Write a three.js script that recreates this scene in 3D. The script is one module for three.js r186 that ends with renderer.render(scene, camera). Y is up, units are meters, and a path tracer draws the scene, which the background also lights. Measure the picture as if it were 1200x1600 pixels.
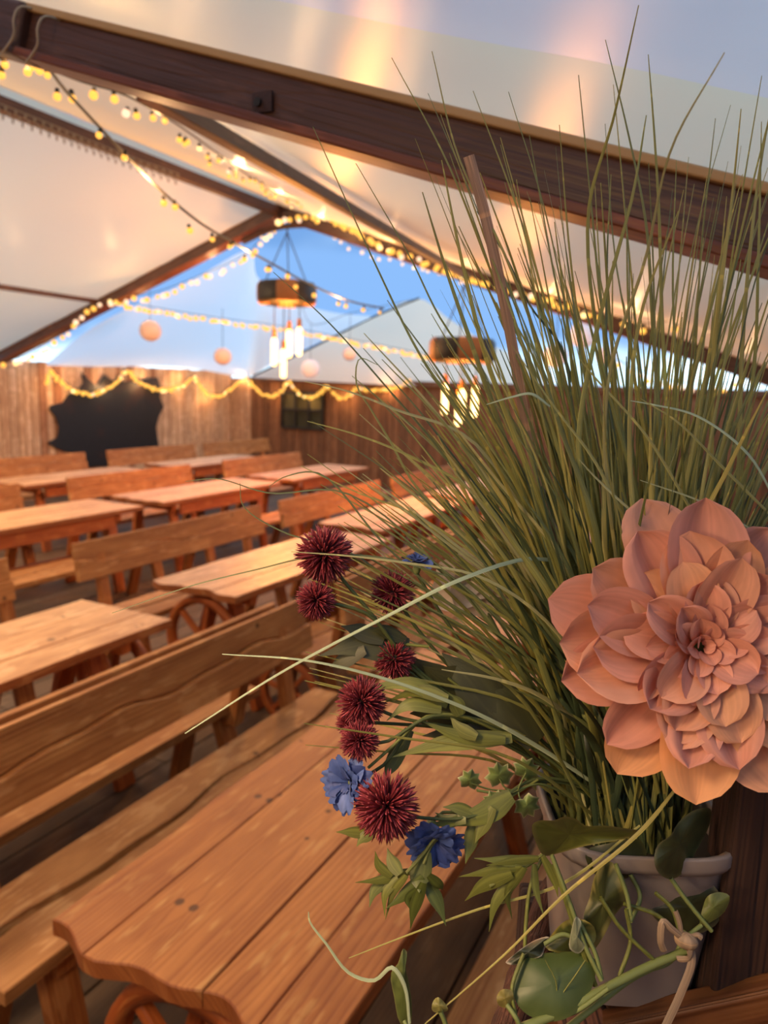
import * as THREE from 'three';
import { mergeGeometries } from 'three/addons/utils/BufferGeometryUtils.js';
import { RoundedBoxGeometry } from 'three/addons/geometries/RoundedBoxGeometry.js';

// ------------------------------------------------------------------ camera, sky, light, exposure
const scene = new THREE.Scene();
const FOCAL = 1150, EYE = new THREE.Vector3(0, 1.9, 0);
const camera = new THREE.PerspectiveCamera(2 * Math.atan(800 / FOCAL) * 180 / Math.PI, 0.75, 0.05, 200);
const R_ = new THREE.Vector3(), U_ = new THREE.Vector3(), F_ = new THREE.Vector3();
{
  const D = Math.PI / 180, yaw = 26.8 * D, pit = 9.6 * D, rol = 1.8 * D;
  F_.set(-Math.sin(yaw) * Math.cos(pit), -Math.sin(pit), -Math.cos(yaw) * Math.cos(pit));
  const r = new THREE.Vector3(Math.cos(yaw), 0, -Math.sin(yaw)), u = r.clone().cross(F_);
  R_.copy(r).multiplyScalar(Math.cos(rol)).addScaledVector(u, Math.sin(rol));
  U_.copy(u).multiplyScalar(Math.cos(rol)).addScaledVector(r, -Math.sin(rol));
}
camera.position.copy(EYE);
camera.quaternion.setFromRotationMatrix(new THREE.Matrix4().makeBasis(R_, U_, F_.clone().negate()));
camera.focus = 0.46; camera.userData.fStop = 8.5;
scene.add(camera);

const renderer = new THREE.WebGLRenderer({ antialias: true });
renderer.toneMapping = THREE.LinearToneMapping;
renderer.toneMappingExposure = 1.0;
renderer.shadowMap.enabled = true;

const rngOf = (s) => () => { s |= 0; s = s + 0x6D2B79F5 | 0; let t = Math.imul(s ^ s >>> 15, 1 | s); t = t + Math.imul(t ^ t >>> 7, 61 | t) ^ t; return ((t ^ t >>> 14) >>> 0) / 4294967296; };
const rnd = rngOf(7);
const rr = (a, b) => a + (b - a) * rnd();
const hash2 = (x, y) => { let h = Math.imul(x, 374761393) + Math.imul(y, 668265263) | 0; h = Math.imul(h ^ h >>> 13, 1274126177); return ((h ^ h >>> 16) >>> 0) / 4294967296; };
const noise = (x, y) => {
  const i = Math.floor(x), j = Math.floor(y), f = x - i, g = y - j, a = f * f * (3 - 2 * f), b = g * g * (3 - 2 * g);
  return (hash2(i, j) * (1 - a) + hash2(i + 1, j) * a) * (1 - b) + (hash2(i, j + 1) * (1 - a) + hash2(i + 1, j + 1) * a) * b;
};
const fbm = (x, y, n = 4) => { let s = 0, a = 0.5; for (let k = 0; k < n; k++) { s += a * noise(x, y); x = x * 2.03 + 17; y = y * 2.03 + 31; a *= 0.5; } return s / (1 - Math.pow(0.5, n)); };
const clamp = (x, a = 0, b = 1) => Math.min(b, Math.max(a, x));
const smooth = (a, b, x) => { const t = clamp((x - a) / (b - a)); return t * t * (3 - 2 * t); };
const mixn = (a, b, t) => a + (b - a) * t;

{ // dusk sky: pale drifting cloud with blue gaps, the same all the way round
  const w = 768, h = 384, d = new Float32Array(w * h * 4);
  for (let j = 0; j < h; j++) for (let i = 0; i < w; i++) {
    const el = ((j + 0.5) / h - 0.5) * Math.PI, az = (i + 0.5) / w * 2 * Math.PI, c = Math.cos(el);
    const x = c * Math.cos(az), y = Math.sin(el), z = c * Math.sin(az), k = 1 / (0.25 + Math.max(0, y));
    const n = 0.6 * fbm(x * k * 1.1 + 9 + 0.4 * z, z * k * 1.1 + 4, 5) + 0.4 * fbm(az > Math.PI ? (2 * Math.PI - az) * 3 : az * 3, el * 9 + 3, 4);
    const cl = smooth(0.375, 0.60, n), q = smooth(0, 0.9, y);
    const o = (j * w + i) * 4;
    d[o] = mixn(mixn(0.20, 0.17, q), 1.42, cl); d[o + 1] = mixn(mixn(0.42, 0.36, q), 1.86, cl); d[o + 2] = mixn(mixn(0.84, 0.78, q), 2.15, cl); d[o + 3] = 1;
  }
  const t = new THREE.DataTexture(d, w, h, THREE.RGBAFormat, THREE.FloatType);
  t.mapping = THREE.EquirectangularReflectionMapping; t.magFilter = THREE.LinearFilter; t.needsUpdate = true;
  scene.background = t; scene.environment = t;
}

// ------------------------------------------------------------------ placing helpers
const V = (x, y, z) => new THREE.Vector3(x, y, z);
const dir = (px, py) => F_.clone().addScaledVector(R_, (px - 600) / FOCAL).addScaledVector(U_, (800 - py) / FOCAL);
const at = (px, py, d) => EYE.clone().addScaledVector(dir(px, py), d);
const onAxis = (ax, px, py, v) => { const q = dir(px, py); return EYE.clone().addScaledVector(q, (v - EYE[ax]) / q[ax]); };

// ------------------------------------------------------------------ naming helpers
const used = new Map();
function numbered(n) { const k = used.get(n) || 0; used.set(n, k + 1); return k ? `${n}_${String(k).padStart(3, '0')}` : n; }
function tag(o, label, category, group, kind) {
  o.userData.label = label; if (category) o.userData.category = category;
  if (group) o.userData.group = group; if (kind) o.userData.kind = kind;
  return o;
}
function thing(name, label, category, p = V(0, 0, 0), turn = 0, group) {
  const o = new THREE.Group(); o.name = numbered(name); o.position.copy(p); o.rotation.y = turn; scene.add(o);
  return tag(o, label, category, group);
}
function mesh(name, geo, m, parent) {
  const o = new THREE.Mesh(geo, m); o.name = name; o.castShadow = o.receiveShadow = true;
  (parent || scene).add(o);
  if (!parent) o.name = numbered(name);
  return o;
}
// geometry given in the world, moved under its thing (things of this kind are not turned)
const partW = (t, name, geo, m) => { geo.translate(-t.position.x, -t.position.y, -t.position.z); return mesh(name, geo, m, t); };
function single(name, label, category, geo, m, group) { const o = mesh(name, geo, m); return tag(o, label, category, group); }
function struct(name) { const o = new THREE.Group(); o.name = name; scene.add(o); o.userData.kind = 'structure'; return o; }
const merge = (a) => mergeGeometries(a.map((g) => { const q = g.index ? g.toNonIndexed() : g; for (const k of Object.keys(q.attributes)) if (!['position', 'normal', 'uv', 'color'].includes(k)) q.deleteAttribute(k); return q; }));

// ------------------------------------------------------------------ textures and materials
function makeTex(w, h, fn, srgb = true, mirror = true) {
  const d = new Uint8Array(w * h * 4);
  for (let j = 0; j < h; j++) for (let i = 0; i < w; i++) { const c = fn(i / w, j / h), o = (j * w + i) * 4; d[o] = clamp(c[0]) * 255; d[o + 1] = clamp(c[1]) * 255; d[o + 2] = clamp(c[2]) * 255; d[o + 3] = 255; }
  const t = new THREE.DataTexture(d, w, h); t.magFilter = THREE.LinearFilter; t.minFilter = THREE.LinearMipmapLinearFilter; t.generateMipmaps = true;
  t.wrapS = t.wrapT = mirror ? THREE.MirroredRepeatWrapping : THREE.RepeatWrapping; if (srgb) t.colorSpace = THREE.SRGBColorSpace; t.needsUpdate = true; return t;
}
// wood: u metres along the grain (2 m a tile), v metres across (0.5 m a tile)
function woodField(seed, knots) {
  const kn = [], q = rngOf(seed); for (let k = 0; k < knots; k++) kn.push([q() * 2, q() * 0.5, 0.006 + q() * 0.012]);
  return (a, b) => {
    const u = a * 2, v = b * 0.5; let warp = 0, knot = 0;
    for (const [ku, kv, kr] of kn) {
      const du = (u - ku) / 3.2, dv = v - kv, r = Math.hypot(du, dv), r2 = Math.hypot(u - ku, dv * 1.1);
      warp += Math.sign(dv) * 0.016 * Math.exp(-r * r / 0.0007); knot = Math.max(knot, 1 - smooth(kr * 0.7, kr * 1.25, r2));
    }
    const vv = v + warp + 0.03 * (fbm(u * 1.3 + seed, v * 5, 3) - 0.5);
    const ring = vv * 62 + 3.2 * noise(u * 0.8 + seed, vv * 16), ph = ring - Math.floor(ring);
    const late = smooth(0.45, 0.9, ph) * (1 - smooth(0.93, 1, ph));
    return { late, knot, fine: noise(u * 14 + seed, v * 620), blotch: fbm(u * 6 + seed * 3, v * 26, 4), worn: fbm(u * 9 + 40 + seed, v * 44 + 9, 4) };
  };
}
const woodTex = (seed, knots, dark, lite, pale, str = 1) => {
  const f = woodField(seed, knots);
  return makeTex(1024, 512, (a, b) => {
    const s = f(a, b), k = clamp(0.62 - 0.36 * str * s.late - 0.16 * (s.fine - 0.5) + 0.75 * (s.blotch - 0.5) * 1.25), p = smooth(0.60, 0.76, s.worn) * 0.6;
    return [0, 1, 2].map((c) => mixn(mixn(mixn(dark[c], lite[c], k), pale[c], p), dark[c] * 0.5, s.knot * 0.75) / 255);
  });
};
const woodBump = (() => { const f = woodField(3, 10); return makeTex(1024, 512, (a, b) => { const s = f(a, b), h = 0.6 - 0.3 * s.late + 0.3 * (s.fine - 0.5) - 0.3 * s.knot; return [h, h, h]; }, false); })();
const T = {
  pine: woodTex(3, 6, [166, 96, 44], [222, 150, 86], [236, 186, 126]),
  bench: woodTex(11, 8, [150, 92, 46], [205, 146, 86], [222, 172, 118]),
  board: woodTex(23, 9, [150, 112, 80], [214, 178, 140], [232, 204, 172], 0.7),
  dark: woodTex(31, 4, [58, 36, 28], [92, 62, 50], [112, 80, 66], 0.6),
};
const std = (color, roughness = 0.7, o = {}) => new THREE.MeshStandardMaterial({ color, roughness, ...o });
const phys = (o) => new THREE.MeshPhysicalMaterial({ side: THREE.DoubleSide, ...o });
const wood = (t, color, o = {}) => std(color, 0.6, { map: t, bumpMap: woodBump, bumpScale: 0.0015, ...o });
const C = (r, g, b) => new THREE.Color().setRGB(r, g, b);
const M = {
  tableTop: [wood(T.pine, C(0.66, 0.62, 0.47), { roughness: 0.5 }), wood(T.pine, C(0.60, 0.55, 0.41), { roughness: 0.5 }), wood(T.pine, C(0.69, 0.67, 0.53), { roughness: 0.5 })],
  edge: wood(T.pine, C(0.50, 0.40, 0.32)),  // darker wood for table ends and sides, their shade put into the colour
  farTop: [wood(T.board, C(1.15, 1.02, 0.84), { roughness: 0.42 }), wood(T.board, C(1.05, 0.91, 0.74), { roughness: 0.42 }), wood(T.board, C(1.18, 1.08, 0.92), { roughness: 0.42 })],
  leg: wood(T.pine, C(0.72, 0.48, 0.30)),
  wheel: wood(T.pine, C(0.62, 0.38, 0.20)),
  seat: [wood(T.bench, C(0.84, 0.88, 0.90)), wood(T.bench, C(0.78, 0.80, 0.78))],
  back: [wood(T.bench, C(0.88, 0.85, 0.80)), wood(T.bench, C(0.80, 0.76, 0.70))],
  benchLeg: wood(T.bench, C(0.80, 0.66, 0.50)),
  floor: [0.9, 0.75, 1.05].map((k) => wood(T.board, C(0.19 * k, 0.17 * k, 0.16 * k), { roughness: 0.65 })),
  plank: [[1.28, 1.28, 1.28], [1.04, 1.0, 0.97], [1.2, 1.18, 1.14], [0.72, 0.52, 0.42], [1.13, 1.15, 1.18]].map((c) => wood(T.board, C(...c), { roughness: 0.8 })),
  hut: [[0.34, 0.23, 0.15], [0.27, 0.18, 0.115], [0.40, 0.27, 0.18]].map((c) => wood(T.board, C(...c), { roughness: 0.8 })),
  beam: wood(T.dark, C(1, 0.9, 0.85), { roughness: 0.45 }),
  beamRed: wood(T.dark, C(2.2, 1.35, 0.95), { roughness: 0.5 }),  // redder, lighter copy of the beam wood, warm light painted on the underside
  canvas: phys({ color: C(0.80, 0.86, 0.92), transmission: 0.45, roughness: 0.95, thickness: 0, clearcoat: 0.5, clearcoatRoughness: 0.27 }),
  canvasCream: phys({ color: C(0.85, 0.90, 0.74), transmission: 0.42, roughness: 0.95, thickness: 0, clearcoat: 0.5, clearcoatRoughness: 0.27 }),
  sail: phys({ color: C(0.93, 0.98, 1.0), transmission: 0.9, roughness: 0.98, thickness: 0 }),
  sailTan: phys({ color: C(0.80, 0.70, 0.57), transmission: 0.4, roughness: 0.98, thickness: 0 }),
  welt: std(0xb99668, 0.8), cable: std(0x35302a, 0.8), paleCable: std(0x8d8578, 0.8), rope: std(0xa89a84, 0.9),
  black: std(0x14110f, 0.55), steel: std(0x4a4038, 0.4, { metalness: 0.7 }), brass: std(0xb0702c, 0.35, { metalness: 0.8 }),
};
const glow = (r, g, b) => new THREE.MeshStandardMaterial({ color: 0x000000, emissive: C(r, g, b), roughness: 0.6 });

// ------------------------------------------------------------------ shape helpers
function boxUV(l, h, w, r = 0.004) { // a plank along z: grain runs along it
  const g = new RoundedBoxGeometry(w, h, l, 1, r), p = g.attributes.position, n = g.attributes.normal, uv = g.attributes.uv, o = rr(0, 9), q = rr(0, 3);
  for (let i = 0; i < p.count; i++) uv.setXY(i, (p.getZ(i) + o) / 2, ((Math.abs(n.getX(i)) > 0.7 ? p.getY(i) : p.getX(i)) + q) / 0.5);
  return g;
}
function between(a, b, w, h, r = 0.004, up = V(0, 1, 0)) { // a bar from a to b
  const d = b.clone().sub(a), l = d.length(), g = boxUV(l, h, w, r), z = d.normalize(), x = up.clone().cross(z).normalize(), y = z.clone().cross(x);
  return g.applyMatrix4(new THREE.Matrix4().makeBasis(x, y, z).setPosition(a.clone().add(b).multiplyScalar(0.5)));
}
// a board lying flat along z, x from two edge curves, ends waved: extruded outline with rounded arris
function waveBoard(z0, z1, xa, xb, t, endWave = null) {
  const n = 26, s = new THREE.Shape();
  const e0 = endWave || (() => 0), pts = [];
  for (let i = 0; i <= n; i++) { const z = mixn(z0, z1, i / n); pts.push([z + (i === 0 ? e0(xa(z)) : 0), xa(z)]); }
  for (let i = n; i >= 0; i--) { const z = mixn(z0, z1, i / n); pts.push([z + (i === 0 ? e0(xb(z)) : 0), xb(z)]); }
  if (endWave) { const x1 = xb(z0), x0 = xa(z0); for (let k = 1; k < 8; k++) { const x = mixn(x1, x0, k / 8); pts.push([z0 + e0(x), x]); } }
  pts.forEach(([a, b], i) => (i ? s.lineTo(a, b) : s.moveTo(a, b)));
  const g = new THREE.ExtrudeGeometry(s, { depth: t - 0.006, bevelEnabled: true, bevelThickness: 0.003, bevelSize: 0.003, bevelOffset: -0.003, bevelSegments: 1, curveSegments: 1 });
  const uv = g.attributes.uv, p = g.attributes.position, o = rr(0, 9), q = rr(0, 3);
  for (let i = 0; i < p.count; i++) uv.setXY(i, (p.getX(i) + o) / 2, (p.getY(i) + p.getZ(i) * 0.7 + q) / 0.5);
  // shape (z, x), depth -> world (x, y, z)
  return g.applyMatrix4(new THREE.Matrix4().makeBasis(V(0, 0, 1), V(1, 0, 0), V(0, 1, 0))).translate(0, 0.003, 0);
}
const curveOf = (pts) => new THREE.CatmullRomCurve3(pts, false, 'centripetal');
const tube = (pts, r, seg = 24, sides = 6) => new THREE.TubeGeometry(pts.length > 2 ? curveOf(pts) : new THREE.LineCurve3(pts[0], pts[1]), seg, r, sides);
function grid(nu, nv, fn, color) { // fn(s, t) -> point
  const p = [], uv = [], idx = [], col = [];
  for (let j = 0; j <= nv; j++) for (let i = 0; i <= nu; i++) { const q = fn(i / nu, j / nv); p.push(q.x, q.y, q.z); uv.push(i / nu, j / nv); if (color) col.push(...color(i / nu, j / nv)); }
  for (let j = 0; j < nv; j++) for (let i = 0; i < nu; i++) { const a = j * (nu + 1) + i, b = a + 1, c = a + nu + 1, d = c + 1; idx.push(a, b, d, a, d, c); }
  const g = new THREE.BufferGeometry(); g.setAttribute('position', new THREE.Float32BufferAttribute(p, 3)); g.setAttribute('uv', new THREE.Float32BufferAttribute(uv, 2));
  if (color) g.setAttribute('color', new THREE.Float32BufferAttribute(col, 3));
  g.setIndex(idx); g.computeVertexNormals(); return g;
}
// a folded ribbon along points; width(t) is the half width; face is the way its upper side looks
function ribbon(pts, width, face, fold = 0.25, seg = 14) {
  const c = pts.length > 2 ? curveOf(pts) : new THREE.LineCurve3(pts[0], pts[1]), f = face.clone().normalize();
  const fr = []; for (let i = 0; i <= seg; i++) { const t = i / seg, P = c.getPoint(t), tg = c.getTangent(t), s = tg.clone().cross(f).normalize(), n = s.clone().cross(tg).normalize(); fr.push([P, s, n]); }
  const L = c.getLength();
  const g = grid(2, seg, (a, b) => { const [P, s, n] = fr[Math.round(b * seg)], w = width(b), k = a * 2 - 1; return P.clone().addScaledVector(s, k * w).addScaledVector(n, -Math.abs(k) * w * fold); });
  const uv = g.attributes.uv; for (let i = 0; i < uv.count; i++) uv.setY(i, uv.getY(i) * L * 6);
  return g;
}

// ------------------------------------------------------------------ the tent: floor, walls, roof
const EAVE_X = -9.95, RIDGE_X = -5.0, PITCH = 0.338, RIDGE_Y = 3.84, EAVE_R = 0.85;
const roofY = (x) => RIDGE_Y - PITCH * Math.abs(x - RIDGE_X);
const ZN = -0.95, ZF = -7.1, ZBACK = 3.2;
{
  const f = struct('floor');
  const base = mesh('floor_base', new THREE.BoxGeometry(13, 0.1, 17.5), M.floor[1], f); base.position.set(-4.6, -0.09, -5);
  for (let k = 0; k < 62; k++) { const w = 0.2, x = -11 + k * w; for (const [a, b] of [[-12.6, -7.9 + (k % 3) * 0.7], [-7.9 + (k % 3) * 0.7, -2.6 - (k % 2)], [-2.6 - (k % 2), 3.4]]) { const p = mesh('plank', boxUV(b - a - 0.004, 0.04, w - 0.006), M.floor[(k * 7 + Math.round(-a)) % 3], f); p.position.set(x, -0.02, (a + b) / 2); } }
  const wl = struct('wall_left');
  const back = mesh('wall_backing', new THREE.BoxGeometry(0.05, 2.12, 15.8), M.plank[3], wl); back.position.set(-10.09, 1.06, -4.7);
  let z = -12.5, k = 0;
  while (z < 3) { const w = rr(0.11, 0.17), h = 2.13 + rr(-0.02, 0.01); const p = mesh('plank', boxUV(h, 0.024, w - 0.012, 0.003).rotateX(Math.PI / 2).rotateY(Math.PI / 2), M.plank[rnd() < 0.1 ? 3 : [0, 2, 4, 1, 0, 2, 1][k % 7]], wl); p.position.set(-10.04 + rr(0, 0.012), h / 2, z + w / 2); z += w; k++; }
  const wb = struct('wall_back');
  const bk = mesh('wall_backing', new THREE.BoxGeometry(12.2, 2, 0.05), M.hut[1], wb); bk.position.set(-3.95, 1.0, -12.62);
  let x = -10.12; k = 0;
  while (x < 2) {
    const w = rr(0.12, 0.18), h = 1.97 + rr(-0.02, 0.02), cx = x + w / 2, mid = cx > -8.72 && cx < -7.72;
    for (const [y0, y1] of mid ? [[0, 1.04], [1.74, h]] : [[0, h]]) { const p = mesh('plank', boxUV(y1 - y0, 0.024, w - 0.01, 0.003).rotateX(Math.PI / 2), x < -9.6 ? M.plank[1] : M.hut[(k * 5 + 1) % 3], wb); p.position.set(cx, (y0 + y1) / 2, -12.55 + rr(0, 0.012)); }
    x += w; k++;
  }
  const rail = mesh('top_rail', between(V(-9.6, 1.98, -12.5), V(2.1, 1.98, -12.5), 0.08, 0.1), M.hut[1], wb);
  const win = struct('window_1');
  const wf = []; const X0 = -8.7, X1 = -7.74, Y0 = 1.04, Y1 = 1.74, ZW = -12.5;
  for (const y of [Y0, Y1, mixn(Y0, Y1, 0.52)]) wf.push(between(V(X0, y, ZW), V(X1, y, ZW), 0.05, 0.05)); for (const t of [0, 1 / 3, 2 / 3, 1]) wf.push(between(V(mixn(X0, X1, t), Y0, ZW), V(mixn(X0, X1, t), Y1, ZW), 0.045, 0.045, 0.004, V(1, 0, 0)));
  mesh('window_frame', merge(wf), M.black, win);
  const pane = phys({ color: 0xffffff, transmission: 1, thickness: 0, roughness: 0.03 }), dim = [std(0x55502c, 0.8), std(0x3a381f, 0.8)];
  for (let i = 0; i < 3; i++) for (let j = 0; j < 2; j++) {
    const g = new THREE.PlaneGeometry((X1 - X0) / 3, (Y1 - Y0) / 2); const p = mesh('pane', g, pane, win); p.position.set(X0 + (i + 0.5) * (X1 - X0) / 3, Y0 + (j + 0.5) * (Y1 - Y0) / 2, ZW);
    const c = mesh('dark_backing', new THREE.BoxGeometry((X1 - X0) / 3, (Y1 - Y0) / 2, 0.01), dim[j ? 0 : 1], win); c.position.set(p.position.x, p.position.y, ZW - 0.04);  // dark board added behind the glass, stands in for the dim room
  }
  const wr = struct('wall_right'); const q = mesh('wall_panel', new THREE.BoxGeometry(0.06, 2.0, 15.8), M.hut[0], wr); q.position.set(1.05, 0.95, -4.7);
  const ww = struct('wall_rear'); const q2 = mesh('wall_panel', new THREE.BoxGeometry(11.1, 3.9, 0.06), M.plank[1], ww); q2.position.set(-4.5, 1.9, ZBACK + 0.05);
  // roof skins, one canvas bay each, slightly slack between the frames
  const c = struct('ceiling');
  for (const [z0, z1, tight] of [[ZF - 0.12, ZN, 0.05], [ZN, ZBACK, 0.035]]) for (const side of [-1, 1]) {
    const xe = side < 0 ? EAVE_X : 1.05;
    mesh('canvas_panel', grid(70, 50, (s, t) => { const x = mixn(RIDGE_X, xe, s), z = mixn(z0, z1, t); return V(x, roofY(x) + (z1 === ZN ? mixn(0.012, 0.06, smooth(0, 0.3, t)) : 0.06) - tight * Math.sin(Math.PI * t) * Math.sin(Math.PI * Math.min(1, s * 1.05)) + 0.012 * (fbm(x * 1.3 + side, z * 1.6, 3) - 0.5) + 0.006 * (noise(x * 5, z * 2) - 0.5), z); }), z1 === ZN ? M.canvasCream : M.canvas, c);
  }
}
// frames and purlins
{
  const P = (x, z, d = 0) => V(x, roofY(x) - d, z);
  function rafter(label, x0, x1, z, w, h, dp = 0.055) {
    const t = thing('roof_rafter', label, 'beam', P(x0, z, 0));
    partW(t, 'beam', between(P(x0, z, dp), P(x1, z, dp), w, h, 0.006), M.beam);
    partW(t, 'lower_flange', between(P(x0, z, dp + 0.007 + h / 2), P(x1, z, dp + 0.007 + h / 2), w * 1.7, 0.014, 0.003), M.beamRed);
    partW(t, 'upper_welt', between(P(x0, z, dp - 0.005 - h / 2), P(x1, z, dp - 0.005 - h / 2), w * 1.35, 0.012, 0.003), M.welt);
    return t;
  }
  const near = rafter('long dark brown rafter crossing the top of the photo, under the white canvas', RIDGE_X, 1.0, ZN, 0.05, 0.062, 0.072);
  const bp = onAxis('z', 410, 160, ZN + 0.03), bolt = new THREE.CylinderGeometry(0.006, 0.006, 0.007, 12).rotateX(Math.PI / 2), plate = new RoundedBoxGeometry(0.034, 0.028, 0.004, 1, 0.001);
  partW(near, 'bolt_plate', plate.translate(bp.x, bp.y, bp.z), M.beam); partW(near, 'bolt', bolt.translate(bp.x - 0.005, bp.y, bp.z + 0.003), M.black);
  rafter('left rafter of the far tent frame, sloping down to the plank wall', RIDGE_X, EAVE_X + 0.1, ZF, 0.1, 0.13);
  rafter('right rafter of the far tent frame, half hidden by the tall grass', RIDGE_X, 1.0, ZF, 0.1, 0.13);
  const sl = thing('splice_sleeve', 'bulky timber splice tied with rope at the upper left end of the near rafter', 'beam', P(-2.2, ZN, 0.06));
  partW(sl, 'sleeve', between(P(-2.2, ZN + 0.012, 0.07), P(-1.165, ZN + 0.012, 0.075), 0.066, 0.085, 0.01), M.beam);
  for (const px of [26, 63]) {
    const a = onAxis('z', px + 5, px * 0.42 + 0, ZN + 0.055), b = onAxis('z', px - 4, px * 0.42 + 42, ZN + 0.055), m = a.clone().lerp(b, 0.5); m.z += 0.006;
    const c2 = onAxis('z', px - 22, px * 0.42 + 72, ZN + 0.05);
    tag(mesh('rope_loop', tube([a.clone().add(V(0, 0.01, -0.05)), a, m, b, c2], 0.0022, 20, 6), M.rope), px < 40 ? 'pale rope tied around the beam, nearer the photo corner' : 'pale rope tied around the beam end above the fairy lights, knotted', 'rope');
  }
  const pur = (label, x, d, w, h, z0 = ZF, z1 = ZBACK - 0.1) => single('roof_purlin', label, 'beam', between(P(x, z0, d), P(x, z1, d), w, h, 0.006), M.beam);
  pur('dark ridge beam running from the upper left corner to the frame peak', RIDGE_X, 0.06, 0.09, 0.1);
  single('roof_purlin', 'dark purlin under the right canvas slope, behind the near rafter', 'beam', between(P(-2.62, ZF, 0.1), onAxis('z', 222, 140, -1.6), 0.045, 0.05, 0.006), M.beam);
  pur('thin brown purlin on the left canvas slope above the black hide', -7.82, 0.0, 0.06, 0.06, ZF, ZN);
  const col = [onAxis('z', 380, 378, ZF), onAxis('z', 425, 358, ZF), onAxis('z', 480, 352, ZF), onAxis('z', 530, 358, ZF)];
  single('collar_brace', 'thin curved brown brace under the frame peak above the chandelier', 'beam', tube(col, 0.03, 16, 6), M.beam);
  single('tension_line', 'thin tan line stretched across the left canvas', 'cord', tube([onAxis('x', 0, 312, -6.6), onAxis('x', 135, 222, -5.6)], 0.008, 8, 5), M.welt);
}
// the sails beyond the frame
{
  const W = (x, y) => onAxis('x', x, y, -9.9);
  const top = curveOf([W(72, 568), at(165, 500, 9.8), at(300, 437, 10), at(390, 392, 10.2), at(402, 432, 10.7), at(440, 462, 11.2), at(510, 486, 12), at(580, 494, 13)]);
  const bot = curveOf([W(74, 571), W(160, 573), W(250, 572), W(310, 577), W(375, 588), at(430, 567, 12.2), at(500, 534, 12.6), at(578, 497, 13)]);
  single('shade_sail', 'pale bluish fabric sail stretched behind the far frame, left of the chandelier', 'sail', grid(48, 16, (s, t) => { const p = top.getPoint(s).lerp(bot.getPoint(s), t); p.y -= 0.12 * Math.sin(Math.PI * t) * Math.sin(Math.PI * s); return p; }), M.sail);
  const t2 = curveOf([at(396, 586, 14), at(480, 545, 14), at(580, 497, 14.2), at(655, 467, 14.4), at(700, 497, 14.2), at(760, 535, 14), at(850, 575, 14)]);
  const b2 = curveOf([at(398, 590, 13.6), at(480, 595, 13.5), at(580, 600, 13.5), at(655, 604, 13.5), at(700, 606, 13.5), at(760, 608, 13.5), at(850, 612, 13.5)]);
  single('tent_roof', 'low beige tent roof with a peak behind the chandelier and grass', 'tent', grid(40, 10, (s, t) => t2.getPoint(s).lerp(b2.getPoint(s), t)), M.sailTan);
  single('tent_ridge_rope', 'dark rope along the left edge of the beige tent roof', 'rope', tube([at(395, 588, 13.4), at(480, 547, 13.5), at(540, 517, 13.6), at(580, 497, 13.6), at(655, 466, 13.8)], 0.02, 24, 5), M.cable);
}
// ------------------------------------------------------------------ tables and benches
function makeTable(name, wheeled, widths, L, seed, tops = M.farTop) {
  const t = new THREE.Group(); t.name = name; const W = widths.reduce((a, b) => a + b, 0), q = rngOf(seed), ph = q() * 6;
  const e = (x) => 0.018 * Math.sin(x * 13 + ph) + 0.012 * Math.sin(x * 31 + ph * 2) - 0.012;
  let x = -W / 2;
  widths.forEach((w, i) => {
    const a = x, b = x + w, l = i === 0, r = i === widths.length - 1;
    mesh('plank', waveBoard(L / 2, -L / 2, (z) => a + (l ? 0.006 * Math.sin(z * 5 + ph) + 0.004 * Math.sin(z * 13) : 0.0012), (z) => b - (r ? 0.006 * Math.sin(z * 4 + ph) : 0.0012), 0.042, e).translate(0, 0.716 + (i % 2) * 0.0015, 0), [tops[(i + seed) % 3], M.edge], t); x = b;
  });
  for (const s of [1, -1]) {
    const z = s * (L / 2 - 0.24);
    mesh('crossbar', between(V(-W / 2 + 0.06, 0.68, z), V(W / 2 - 0.06, 0.68, z), 0.06, 0.07), M.leg, t);
    for (const k of [1, -1]) mesh('leg', between(V(k * (wheeled ? 0.07 : W / 2 - 0.13), 0.66, z - s * 0.04), V(k * (wheeled ? 0.26 : W / 2 - 0.03), 0.0, z - s * 0.04), 0.045, 0.10, 0.006, V(0, 0, 1)).clone(), M.leg, t);
    if (wheeled) {
      const w = new THREE.Group(); w.name = 'wheel'; t.add(w); w.position.set(0, 0.44, s * (L / 2 - 0.09));
      mesh('rim', new THREE.LatheGeometry([[0.215, -0.024], [0.252, -0.026], [0.258, 0], [0.252, 0.026], [0.215, 0.024], [0.215, -0.024]].map((p) => new THREE.Vector2(...p)), 36).rotateX(Math.PI / 2), M.wheel, w);
      mesh('hub', new THREE.CylinderGeometry(0.04, 0.04, 0.08, 16).rotateX(Math.PI / 2), M.wheel, w);
      for (let k = 0; k < 6; k++) { const a = k * Math.PI / 3 + 0.3; mesh('spoke', between(V(0.035 * Math.cos(a), 0.035 * Math.sin(a), 0), V(0.22 * Math.cos(a), 0.22 * Math.sin(a), 0), 0.03, 0.03, 0.006, V(0, 0, 1)), M.wheel, w); }
    }
  }
  mesh('stretcher', between(V(0, 0.3, L / 2 - 0.28), V(0, 0.3, -L / 2 + 0.28), 0.05, 0.09), M.leg, t);
  if (!wheeled) for (const k of [1, -1]) mesh('apron', between(V(k * (W / 2 - 0.05), 0.655, L / 2 - 0.3), V(k * (W / 2 - 0.05), 0.655, -L / 2 + 0.3), 0.025, 0.115), M.leg, t);
  return t;
}
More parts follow.
